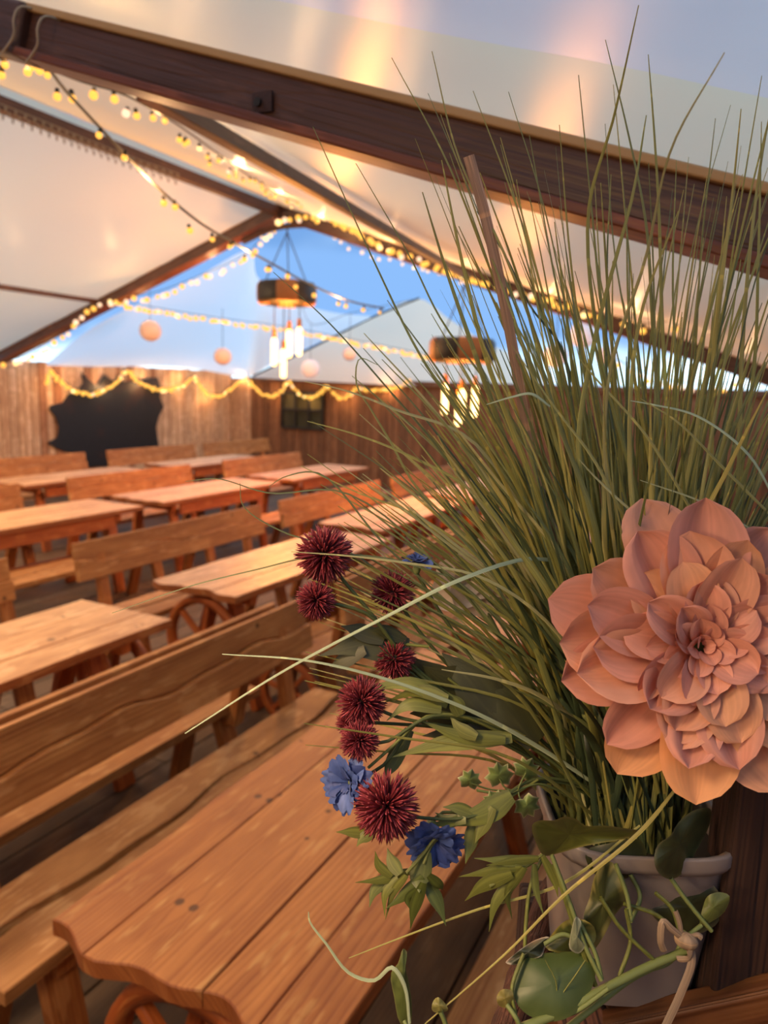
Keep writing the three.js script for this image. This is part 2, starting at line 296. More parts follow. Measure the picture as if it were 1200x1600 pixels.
function makeBench(name, backed, L, seed, wheel = false) {
  const t = new THREE.Group(); t.name = name; const q = rngOf(seed), ph = q() * 6, W = 0.34;
  const g = (z) => 0.014 * Math.sin(z * 7 + ph) + 0.007 * Math.sin(z * 15 + ph), gap = (z) => 0.011 + 0.005 * Math.sin(z * 4 + ph);
  mesh('seat_plank', waveBoard(L / 2, -L / 2, () => -W / 2, (z) => g(z) - gap(z), 0.04).translate(0, 0.42, 0), M.seat[0], t);
  mesh('seat_plank', waveBoard(L / 2, -L / 2, (z) => g(z) + gap(z), () => W / 2, 0.04).translate(0, 0.42, 0), M.seat[1], t);
  for (const s of [1, -1]) {
    const z = s * (L / 2 - 0.2);
    mesh('seat_bearer', between(V(-W / 2 + 0.01, 0.385, z), V(W / 2 - 0.03, 0.385, z), 0.06, 0.07), M.benchLeg, t);
    mesh('leg', between(V(W / 2 - 0.09, 0.40, z), V(W / 2 + 0.0, 0, z), 0.045, 0.10, 0.006, V(0, 0, 1)), M.benchLeg, t);
    mesh('leg', between(V(-W / 2 + 0.08, 0.40, z), V(-W / 2 - 0.04, 0, z), 0.045, 0.10, 0.006, V(0, 0, 1)), M.benchLeg, t);
    if (backed) mesh('back_post', between(V(-W / 2 - 0.005, 0.36, z), V(-W / 2 - 0.088, 0.86, z), 0.05, 0.07, 0.006, V(0, 0, 1)), M.benchLeg, t);
  }
  if (wheel) {
    const w = new THREE.Group(); w.name = 'wheel'; t.add(w); w.position.set(0.02, 0.2, -L / 2 + 0.05);
    mesh('rim', new THREE.LatheGeometry([[0.158, -0.02], [0.194, -0.022], [0.2, 0], [0.194, 0.022], [0.158, 0.02], [0.158, -0.02]].map((p) => new THREE.Vector2(...p)), 32).rotateX(Math.PI / 2), M.wheel, w);
    mesh('hub', new THREE.CylinderGeometry(0.035, 0.035, 0.07, 16).rotateX(Math.PI / 2), M.wheel, w);
    for (let k = 0; k < 6; k++) { const a = k * Math.PI / 3 + 0.2; mesh('spoke', between(V(0.03 * Math.cos(a), 0.03 * Math.sin(a), 0), V(0.165 * Math.cos(a), 0.165 * Math.sin(a), 0), 0.026, 0.026, 0.005, V(0, 0, 1)), M.wheel, w); }
  }
  if (backed) {
    const up = (gg, y, off) => gg.applyMatrix4(new THREE.Matrix4().makeRotationZ(Math.PI / 2)).translate(off, y, 0).applyMatrix4(new THREE.Matrix4().makeRotationZ(0.13)).translate(0.0, 0.02, 0);
    const wv = (z) => 0.118 + 0.014 * Math.sin(z * 8 + ph) + 0.008 * Math.sin(z * 17 + ph * 2);
    mesh('back_board', up(waveBoard(L / 2, -L / 2, () => 0, wv, 0.036), 0.66, -W / 2 + 0.072), M.back[0], t);
    mesh('back_board', up(waveBoard(L / 2, -L / 2, (z) => wv(z) + 0.006, () => 0.24, 0.024), 0.66, -W / 2 + 0.050), M.back[1], t);
  }
  return t;
}
function place(proto, label, category, x, z, turn, group, first) {
  const o = proto.userData.placed ? proto.clone() : proto; const base = proto.userData.base || (proto.userData.base = proto.name);
  if (!proto.userData.placed) proto.userData.placed = true;
  o.userData = {}; o.name = numbered(base); o.position.set(x, 0, z); o.rotation.y = turn; scene.add(o);
  tag(o, label, category, group); proto.userData.placed = true; proto.userData.base = base; return o;
}
{
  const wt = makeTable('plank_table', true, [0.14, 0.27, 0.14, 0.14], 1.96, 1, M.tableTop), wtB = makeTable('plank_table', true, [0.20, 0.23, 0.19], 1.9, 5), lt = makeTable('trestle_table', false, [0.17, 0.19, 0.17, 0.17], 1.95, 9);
  const tab = (p, label, x, z, g) => place(p, label, 'table', x, z, 0, g || 'plank tables under the tent');
  tab(wt, 'orange stained plank table in the foreground, its wavy end facing the camera', -0.90, -1.90);
  tab(wt, 'plank table mostly hidden behind the burgundy flowers, next beyond the foreground table', -0.89, -4.15);
  tab(wt, 'pink lit plank table seen through grass blades above the blue cornflower', -0.89, -6.4);
  tab(wtB, 'plank table cut by the left photo edge, with a square end and wheel', -2.76, -1.66);
  tab(wtB, 'plank table with a round wagon wheel under its near corner, mid picture', -2.74, -4.02);
  tab(wtB, 'plank table behind the grass left of its stems, third in the wheeled row', -2.95, -6.15);
  tab(wtB, 'farthest wheeled plank table near the hut wall, seen through grass', -2.95, -8.3);
  tab(lt, 'trestle table with slanted legs cut by the left photo edge, before the hide', -5.33, -3.98);
  tab(lt, 'pale topped trestle table in the middle distance, right of the cut one', -5.33, -6.16);
  tab(lt, 'trestle table in the far middle, below the dark window', -5.33, -8.35);
  tab(lt, 'trestle table in the back row below the hide, at the left', -7.2, -6.1);
  tab(lt, 'trestle table in the back row, right of the hide foot', -7.2, -8.5);
  const bb = makeBench('backed_bench', true, 1.82, 2), bb2 = makeBench('backed_bench', true, 1.9, 4), sb = makeBench('plain_bench', false, 1.86, 3), bw = makeBench('backed_bench', true, 1.82, 8, true);
  const bench = (p, label, x, z, turn = 0, g) => place(p, label, 'bench', x, z, turn, g || (p === sb ? 'benches without backs' : 'benches with wavy backrests'));
  // left of row A, facing the near table; back to back with the row behind
  bench(bb2, 'long light brown bench beside the foreground table, wavy gap in its seat', -1.625, -1.92);
  bench(bb, 'backed bench beyond the foreground bench, behind the spiky burgundy flowers', -1.625, -4.1);
  bench(bb, 'backed bench behind the grass at the second table gap', -1.625, -6.3);
  bench(bb, 'backed bench standing back to back with the foreground bench, facing the left table', -2.185, -1.82, Math.PI);
  bench(bw, 'backed bench with a small wagon wheel under its near seat end, behind the spiky flowers', -2.185, -4.12, Math.PI);
  bench(bb, 'bench back to back in the third place, hidden by grass', -2.185, -6.3, Math.PI);
  bench(sb, 'backless bench right of the foreground table, just showing beside the planter', -0.34, -1.9);
  bench(bb, 'backed bench left of the wheel table at the photo edge', -3.44, -1.72);
  bench(bb2, 'bench with a two board wavy backrest in mid picture, beyond the wheel table', -3.44, -4.02);
  bench(bb2, 'backed bench following the mid picture one, seen left of the grass tips', -3.44, -6.2);
  bench(bb2, 'backed bench last in the row left of the grass, near the hut', -3.44, -8.4);
  bench(sb, 'backless bench tucked along the left edge trestle table', -4.70, -3.98);
  bench(sb, 'backless bench tucked along the pale topped trestle table', -4.70, -6.14);
  bench(sb, 'backless bench tucked along the far middle trestle table', -4.70, -8.3);
  bench(bb, 'backed bench end at the left photo edge behind the trestle table', -5.98, -3.7);
  bench(bb, 'orange backed bench in front of the hide, behind the pale table', -5.98, -6.06);
  bench(bb, 'backed bench in the far middle, right of the hide', -5.98, -8.5);
  bench(bb, 'backed bench along the plank wall, left of the hide foot', -8.02, -6.25);
  bench(bb, 'backed bench along the plank wall, right of the hide foot', -8.02, -8.45);
  bench(bb, 'farthest backed bench along the plank wall, under the light garland', -8.02, -10.5);
}
{ // black hide on the plank wall
  const o = [[128, 582], [140, 594], [152, 604], [163, 586], [174, 594], [196, 597], [225, 593], [246, 590], [250, 601], [250, 622], [256, 636], [248, 652], [244, 668], [249, 700], [226, 699], [186, 703], [180, 712], [172, 716], [174, 727], [140, 730], [132, 722], [127, 708], [104, 706], [88, 700], [75, 692], [90, 684], [93, 668], [88, 652], [78, 640], [79, 634], [98, 630], [106, 618], [124, 608], [131, 598]].map(([x, y]) => onAxis('x', x, y, -9.98));
  const s = new THREE.Shape(o.map((p) => new THREE.Vector2(p.z, p.y)));
  const g = new THREE.ExtrudeGeometry(s, { depth: 0.008, bevelEnabled: true, bevelThickness: 0.004, bevelSize: 0.006, bevelSegments: 1 });
  g.applyMatrix4(new THREE.Matrix4().makeBasis(V(0, 0, 1), V(0, 1, 0), V(-1, 0, 0))).translate(-9.985, 0, 0);
  const hideTex = makeTex(256, 256, (u, v) => { const n = fbm(u * 5, v * 5, 4), k = 0.55 + 0.25 * (noise(u * 120, v * 30) - 0.5), b = smooth(0.48, 0.7, n); return [mixn(0.10, 0.19, b) * k * 1.6, mixn(0.10, 0.12, b) * k * 1.6, mixn(0.115, 0.11, b) * k * 1.6]; });
  single('cow_hide', 'large black and dark brown cow hide hung spread on the plank wall', 'hide', g, std(0xffffff, 0.55, { map: hideTex }));
}

// ------------------------------------------------------------------ lamps
const AMBER = 0xffd3a0, AMBER2 = 0xffc283;
function pointAt(p, color, I, r = 2) { const l = new THREE.PointLight(color, I); l.position.copy(p); l.castShadow = true; l.shadow.radius = r; l.name = 'lamp_light'; scene.add(l); return l; }
const tubeGlow = glow(5.0, 3.0, 1.1), bulbGlow = glow(1.7, 0.80, 0.12), bulbPink = glow(1.7, 1.05, 0.65), bulbPale = glow(2.4, 1.6, 0.6);
function chandelier(label, c, d, cords, hangY, I) {
  const t = thing('ring_chandelier', label, 'chandelier', c.clone());
  const R = 0.33 * d;
  const prof = [[0.62, 0.085], [0.9, 0.105], [0.99, 0.07], [1, 0], [0.99, -0.07], [0.9, -0.105], [0.62, -0.085], [0.6, 0], [0.62, 0.085]].map(([x, y]) => new THREE.Vector2(x * R, y * R * 3.4));
  mesh('ring', new THREE.LatheGeometry(prof, 40), M.black, t);
  const tan = std(0x8a5c36, 0.6), a0 = Math.atan2(R_.x, R_.z);
  for (let k = 0; k < 4; k++) mesh('leather_band', new THREE.LatheGeometry(prof.map((p) => new THREE.Vector2(p.x > 0.7 * R ? p.x * 1.015 : p.x * 0.985, p.y * 1.04)), 10, 0.617 - 0.36 + k * Math.PI / 2, 0.72), tan, t);
  for (let k = 0; k < 3; k++) { const a = k * 2.1; mesh('suspension_rope', tube([V(Math.cos(a) * R * 0.8, R * 0.3, Math.sin(a) * R * 0.8), V(0, R * 2.0, 0)], 0.006, 2, 5), M.cable, t); }
  mesh('suspension_rope', tube([V(0, R * 2.0, 0), V(0, roofY(c.x) - 0.02 - c.y, 0)], 0.008, 2, 5), M.cable, t);
  mesh('cross_plate', new THREE.CylinderGeometry(R * 0.66, R * 0.66, 0.012, 24).translate(0, -R * 0.18, 0), M.brass, t);
  for (const [ox, oz, dl] of cords) {
    const x = ox * R, z = oz * R, y = -dl * R;
    mesh('lamp_cord', tube([V(x, -R * 0.15, z), V(x, y + 0.02, z)], 0.006 * d, 2, 5), M.cable, t);
    mesh('lamp_socket', new THREE.CylinderGeometry(0.022 * d, 0.028 * d, 0.09 * d, 12).translate(x, y - 0.03 * d, z), M.brass, t);
    mesh('bulb_tube', new THREE.CapsuleGeometry(0.034 * d, 0.25 * d, 6, 14).translate(x, y - 0.24 * d, z), tubeGlow, t);
    pointAt(c.clone().add(V(x, y - 0.24 * d, z)), 0xffa04a, I, 2);
  }
  return t;
}
chandelier('dark ring chandelier with tan bands and glowing tube bulbs under the far peak', at(448, 459, 8.0), 0.97, [[-0.42, 0.12, 1.22], [-0.02, -0.2, 0.92], [0.2, 0.45, 1.62], [0.46, -0.1, 0.86]], roofY(-4.9), 4);
chandelier('ring chandelier with glowing bulbs half hidden behind the grass', at(722, 548, 7.2), 0.97, [[-0.45, 0.1, 0.75], [-0.1, -0.2, 1.1], [0.2, 0.3, 0.9], [0.42, -0.2, 0.8]], roofY(-2.3) - 0.1, 2.6);

// added pendant lamps with tin shades, unseen, put in for warm fill light
function pendant(label, p, I, cone = 1.15, k = 1) {
  const t = thing('added_pendant_lamp', label, 'lamp', p.clone());
  mesh('lamp_shade', new THREE.LatheGeometry([[0.03, 0.16], [0.06, 0.15], [0.17, 0.02], [0.175, 0.0], [0.168, 0.0], [0.05, 0.14], [0.03, 0.15]].map((q) => new THREE.Vector2(q[0] * k, q[1] * k)), 28), M.steel, t);
  mesh('bulb', new THREE.SphereGeometry(0.05 * k, 16, 12).translate(0, 0.05 * k, 0), bulbPale, t);
  mesh('lamp_cord', tube([V(0, 0.15 * k, 0), V(0, roofY(p.x) - p.y + 0.02, 0)], 0.005, 2, 5), M.cable, t);
  const l = new THREE.SpotLight(AMBER, I, 0, cone, 0.6); l.position.copy(p).add(V(0, -0.01, 0)); l.target.position.copy(p).add(V(0, -1, 0)); l.castShadow = true; l.shadow.radius = 5; l.name = 'lamp_light'; scene.add(l, l.target);
}
pendant('tin shaded pendant lamp above the foreground table, added unseen for its warm light', V(-1.5, 2.3, 0.2), 5);
pendant('tin shaded pendant lamp above the left wheel table, added unseen to light the left rows', V(-3.0, 2.42, -1.25), 11, 1.3);
pendant('tin shaded pendant lamp above the left trestle table, added unseen as warm side light', V(-5.6, 2.6, -2.6), 14);

function addedLantern(label, p, r, I) {  // added glowing globe out of view, an invented warm fill source
  const t = thing('added_lantern_lamp', label, 'lamp', p.clone());
  mesh('lamp_globe', new THREE.SphereGeometry(r, 24, 16), glow(1.3, 0.95, 0.6), t); mesh('lamp_cord', tube([V(0, r, 0), V(0, roofY(p.x) - p.y - 0.04, 0)], 0.004, 2, 5), M.cable, t);
  pointAt(p, AMBER, I, r / 0.02);
}
pendant('tin shaded pendant lamp hanging close by the flower pot, added unseen as key light on the flowers', V(-0.40, 2.17, 0.14), 2.9, 1.35, 0.5);
addedLantern('round warm lantern lamp added unseen behind the camera as warm fill', V(-0.75, 2.02, 1.1), 0.14, 2.6);
addedLantern('round warm lantern lamp hanging over the left rows, added unseen to brighten wall and canvas', V(-7.5, 2.65, -3.1), 0.2, 24);
// ------------------------------------------------------------------ fairy lights
const bulbGeo = new THREE.SphereGeometry(1, 10, 8), capGeo = new THREE.CylinderGeometry(0.5, 0.62, 1.4, 8).translate(0, 1.35, 0);
function fairy(label, pts, gap, size, o = {}) {
  const c = curveOf(pts), L = c.getLength(), n = Math.max(2, Math.round(L / gap));
  const t = thing('fairy_light_string', label, 'string lights', pts[0].clone(), 0);
  partW(t, 'cable', tube(c.getSpacedPoints(Math.max(20, pts.length * 8)), o.cable || 0.004, Math.max(40, pts.length * 10), 5), o.cableMat || M.cable);
  const q = rngOf(Math.round(L * 1000));
  const P = (u) => c.getPointAt(clamp(u)).sub(t.position);
  for (let i = 0; i < n; i++) {
    const p = P((i + 0.5 + (q() - 0.5) * 0.7) / n), j = o.jit ?? size * 1.6; p.add(V((q() - 0.5) * j, -size * 1.3 - q() * j, (q() - 0.5) * j));
    const r = q(), m = o.mat || (r < (o.pink ?? 0.12) ? bulbPink : r > 0.94 ? bulbPale : bulbGlow), b = mesh('bulb', bulbGeo, m, t);
    b.position.copy(p); b.scale.setScalar(size * (0.85 + 0.3 * q()));
    if (o.caps) { const k = mesh('bulb_cap', capGeo, M.cable, t); k.position.copy(p); k.scale.setScalar(size); k.rotation.set((q() - 0.5), 0, (q() - 0.5)); }
  }
  const m = o.lamps ?? Math.max(1, Math.round(L / 1.6));
  for (let i = 0; i < m; i++) pointAt(P((i + 0.5) / m).add(t.position).add(V(0, -size * 2, 0)), AMBER2, o.I ?? 0.35, 1.5);
  return t;
}
const P2 = (list) => list.map(([x, y, d]) => at(x, y, d));
{
  const W = (x, y) => onAxis('x', x, y, -9.86), B = (x, y) => onAxis('z', x, y, -12.42), sc = [], sw = (x0, y0, x1, y1, dip, f) => { for (let k = 0; k < 8; k++) { const s = k / 8; sc.push(f(mixn(x0, x1, s), mixn(y0, y1, s) + dip * 4 * s * (1 - s))); } };
  sc.push(W(74, 596)); sw(78, 574, 198, 575, 36, W); sw(198, 575, 303, 586, 24, W); sw(303, 586, 371, 589, 28, W); sw(388, 588, 452, 592, 24, B); sw(452, 592, 511, 597, 22, B); sw(511, 597, 556, 601, 18, B); sw(556, 601, 640, 590, 10, B); sc.push(B(640, 590));
  fairy('fairy light garland looped in swags along the plank wall tops', sc, 0.036, 0.027, { I: 0.8, lamps: 10, jit: 0.05, pink: 0.03 });
  fairy('dense fairy light string across the sail, passing behind the chandelier bulbs', P2([[168, 465, 9.4], [240, 480, 9.6], [345, 497, 10], [430, 508, 10.3], [540, 528, 10.6], [640, 548, 10.8], [705, 560, 11]]), 0.055, 0.029, { lamps: 5, jit: 0.035 });
  fairy('fairy lights climbing along the sail edge to the frame peak', P2([[0, 567, 8.6], [45, 553, 8.7], [95, 520, 8.7], [160, 468, 8.7], [240, 457, 8.8], [320, 427, 8.9], [385, 396, 8.9], [428, 350, 8.6], [436, 336, 7.9]]), 0.09, 0.029, { pink: 0.35, lamps: 4 });
  fairy('long fairy light string from the near rafter down to the far frame peak', P2([[78, 108, 1.72], [130, 128, 1.9], [190, 146, 2.15], [262, 185, 2.6], [330, 232, 3.4], [385, 272, 4.4], [430, 300, 5.6], [470, 318, 6.5]]), 0.145, 0.0105, { caps: true, lamps: 3, I: 0.3, cable: 0.0035, jit: 0.05 });
  fairy('fairy lights following the right rafter of the far frame behind grass', P2([[440, 332, 7.6], [520, 338, 7.4], [600, 378, 7.1], [680, 408, 6.9], [760, 436, 6.6], [866, 462, 6.3], [930, 482, 6.1]]), 0.065, 0.027, { lamps: 4 });
  fairy('sparse pinkish fairy lights under the frame peak over blue sky', P2([[398, 372, 8.6], [440, 352, 8.6], [500, 352, 8.6], [552, 384, 8.6], [620, 404, 8.6], [690, 424, 8.6], [740, 440, 8.6]]), 0.12, 0.021, { pink: 0.75, lamps: 1 });
  fairy('hanging strand of larger bulbs on a visible cable in front of the chandelier', P2([[76, 106, 1.70], [100, 138, 1.72], [140, 182, 1.76], [190, 235, 1.85], [250, 296, 2.0], [310, 346, 2.2], [370, 382, 2.5], [425, 412, 2.75], [480, 442, 3.0], [545, 470, 3.2], [600, 482, 3.4]]), 0.105, 0.0088, { caps: true, lamps: 3, I: 0.25, cable: 0.004, jit: 0.03, cableMat: M.paleCable, pink: 0 });
  fairy('fairy light cluster wound round the tied beam end at the upper left', P2([[-20, 78, 1.44], [8, 92, 1.42], [30, 52, 1.355], [34, 40, 1.355], [38, 68, 1.36], [30, 88, 1.37], [62, 82, 1.42], [74, 104, 1.5]]), 0.035, 0.008, { caps: true, lamps: 1, I: 0.2, cable: 0.003, jit: 0.02, pink: 0, cableMat: M.cable });
  fairy('string of warm bulbs on a grey cable behind the grass at the right', P2([[905, 488, 5.2], [960, 494, 5.1], [1010, 505, 5.0], [1090, 490, 4.8], [1140, 466, 4.6], [1215, 438, 4.4]]), 0.19, 0.024, { caps: true, lamps: 2, pink: 0, cableMat: M.paleCable });
  fairy('low fairy lights behind the grass at the right photo edge', P2([[960, 560, 7], [1030, 590, 7], [1100, 600, 7], [1150, 596, 6.8], [1215, 570, 6.6]]), 0.10, 0.024, { lamps: 2 });
  const dead = P2([[-10, 158, 5], [60, 186, 5.3], [130, 215, 5.7], [200, 243, 6.1], [280, 272, 6.5]]), t = thing('unlit_light_string', 'unlit icicle lights hanging in a dotted row below the ridge beam', 'string lights', dead[0].clone());
  partW(t, 'cable', tube(dead, 0.004, 30, 5), M.paleCable); const dc = curveOf(dead); for (let k = 0; k < 70; k++) { const b = mesh('bulb', bulbGeo, M.paleCable, t); b.position.copy(dc.getPointAt((k + 0.5) / 70)).sub(t.position).add(V(0, -0.02 - 0.06 * (k % 3) / 2, 0)); b.scale.set(0.008, 0.022, 0.008); }
}
single('lantern_wire', 'thin wire the far paper lanterns hang from, strung before the beige tent', 'wire', tube([at(470, 470, 10.2), at(485, 506, 10.5), at(546, 490, 11), at(655, 466, 12.5)], 0.004, 20, 4), M.cable);
{ // paper lanterns
  const pink = phys({ color: C(0.82, 0.68, 0.64), roughness: 1, transmission: 0.4, thickness: 0 }), white = phys({ color: C(0.9, 0.9, 0.93), roughness: 1, transmission: 0.45, thickness: 0 });
  const ribs = [...Array(25)].map((_, k) => { const a = -Math.PI / 2 * 0.94 + k / 24 * Math.PI * 0.94; return new THREE.Vector2(Math.cos(a) * (k % 2 ? 1 : 0.975), Math.sin(a) * 0.95); });
  for (const [x, y, d, rpx, m, l] of [[235, 517, 9.6, 17, pink, 'pink paper lantern hanging before the sail at the left'], [348, 557, 9.8, 14, pink, 'faint pink paper lantern low on the sail near the wall'], [485, 576, 10.5, 15, white, 'white round paper lantern right below the chandelier tubes'], [546, 553, 11, 11, pink, 'small peach lantern before the beige tent roof'], [868, 556, 7.5, 19, white, 'white lantern glowing between grass stems, left of two'], [912, 522, 8, 22, white, 'big white lantern behind the grass, below the rafter'], [948, 556, 7.5, 16, white, 'white lantern between grass stems, right of two']]) {
    const t = thing('paper_lantern', l, 'lantern', at(x, y, d), 0, 'paper lanterns'), r = rpx * d / FOCAL;
    mesh('paper_globe', new THREE.LatheGeometry(ribs.map((v) => v.clone().multiplyScalar(r)), 24), m, t); mesh('hanging_cord', tube([V(0, r * 0.9, 0), V(0, t.position.z > ZF ? roofY(t.position.x) + 0.02 - t.position.y : r + 0.5, 0)], 0.004, 2, 4), M.cable, t);
  }
}

// ------------------------------------------------------------------ planter, pot, flowers
const L2 = (list, d0, d1 = d0) => list.map(([x, y, d], i) => at(x, y, d ?? mixn(d0, d1, i / Math.max(1, list.length - 1))));
const TOCAM = F_.clone().negate();
const streak = makeTex(64, 256, (u, v) => { const k = 0.82 + 0.3 * (noise(u * 26, v * 3) - 0.5), n = smooth(0.93, 0.97, (v * 1.7) % 1) * 0.25; return [clamp(k + n * 0.7), clamp(k + n * 0.55), clamp(k + n * 0.3)]; }, true, false);
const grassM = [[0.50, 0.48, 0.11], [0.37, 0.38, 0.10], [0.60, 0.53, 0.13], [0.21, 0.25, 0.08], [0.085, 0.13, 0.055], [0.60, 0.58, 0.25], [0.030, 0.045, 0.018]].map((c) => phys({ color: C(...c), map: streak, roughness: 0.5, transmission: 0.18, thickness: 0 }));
const paleGrass = phys({ color: C(0.60, 0.72, 0.44), map: streak, roughness: 0.5 });
const barkM = wood(T.dark, C(1.5, 1.3, 1.1), { roughness: 0.9, bumpScale: 0.006 }), slatM = wood(T.bench, C(0.26, 0.22, 0.19)), postM = wood(T.dark, C(0.36, 0.27, 0.21), { roughness: 0.85, bumpScale: 0.004 });
{ // planter stand the pot stands in
  const foot = at(1190, 1430, 0.48); foot.y = 0;
  const t = thing('planter_stand', 'dark rough wooden planter stand with a bark edged board, holding the flower pot', 'planter', foot);
  const top = at(1196, 1225, 0.475), low = at(1150, 1640, 0.475), ax = low.clone().sub(top);
  partW(t, 'post', between(top.clone().addScaledVector(ax, -0.25), V(low.x - 0.01, 0.0, low.z + 0.02), 0.034, 0.05, 0.003, R_.clone()), postM);
  const bk = grid(22, 10, (s, q) => { const p = at(mixn(788, 868, s), mixn(1610, 1375, s), mixn(0.50, 0.60, s)), a = q * 2 * Math.PI, rough = 1 + 0.22 * (noise(s * 14, q * 9) - 0.5); return p.addScaledVector(R_, Math.cos(a) * 0.016 * rough).addScaledVector(V(0, 1, 0), Math.sign(Math.sin(a)) * Math.pow(Math.abs(Math.sin(a)), 0.5) * 0.04 * rough - 0.035); });
  partW(t, 'bark_board', bk, barkM);
  const a = at(860, 1640, 0.52), b = at(1240, 1560, 0.47); partW(t, 'front_slat', between(a, b, 0.018, 0.03, 0.003), slatM);
  const floorC = at(995, 1545, 0.525), cb = boxUV(0.24, 0.014, 0.16); cb.rotateY(0.4).translate(floorC.x + 0.02, floorC.y - 0.012, floorC.z - 0.01); partW(t, 'bottom_board', cb, barkM);
  const r0 = at(880, 1380, 0.66), r1 = at(1230, 1420, 0.62); partW(t, 'rear_slat', between(r0, r1, 0.016, 0.05, 0.003), barkM);
  const lf = at(830, 1470, 0.60); partW(t, 'post', between(V(lf.x, lf.y + 0.03, lf.z - 0.02), V(lf.x, 0, lf.z - 0.02), 0.03, 0.03, 0.003, R_.clone()), postM);
}
const potC = at(984, 1258, 0.525), POT_H = 0.125;
{ // white pot with rounded square section
  const sq = (a, r) => { const c = Math.cos(a), s = Math.sin(a), k = Math.pow(Math.pow(Math.abs(c), 4) + Math.pow(Math.abs(s), 4), -0.25); return [c * k * r, s * k * r]; };
  const prof = [[0.042, 0], [0.045, 0.003], [0.057, 0.112], [0.0605, 0.113], [0.0620, 0.117], [0.0620, 0.124], [0.0605, 0.126], [0.057, 0.124], [0.055, 0.112], [0.043, 0.008], [0.0, 0.006]];
  const t = thing('flower_pot', 'pale plastic pot with rounded corners, holding grass and artificial flowers', 'pot', potC.clone().add(V(0, -POT_H, 0)), 0.45);
  mesh('pot_wall', grid(48, prof.length - 1, (s, q) => { const [r, y] = prof[Math.round(q * (prof.length - 1))], [x, z] = sq(s * 2 * Math.PI, r); return V(x, y, z); }), phys({ color: C(0.21, 0.18, 0.17), roughness: 0.45 }), t);
  mesh('soil', grid(24, 6, (s, q) => { const [x, z] = sq(s * 2 * Math.PI, 0.0555 * q); return V(x, 0.106 + 0.006 * noise(x * 300, z * 300), z); }), std(0x1a140e, 1), t);
}
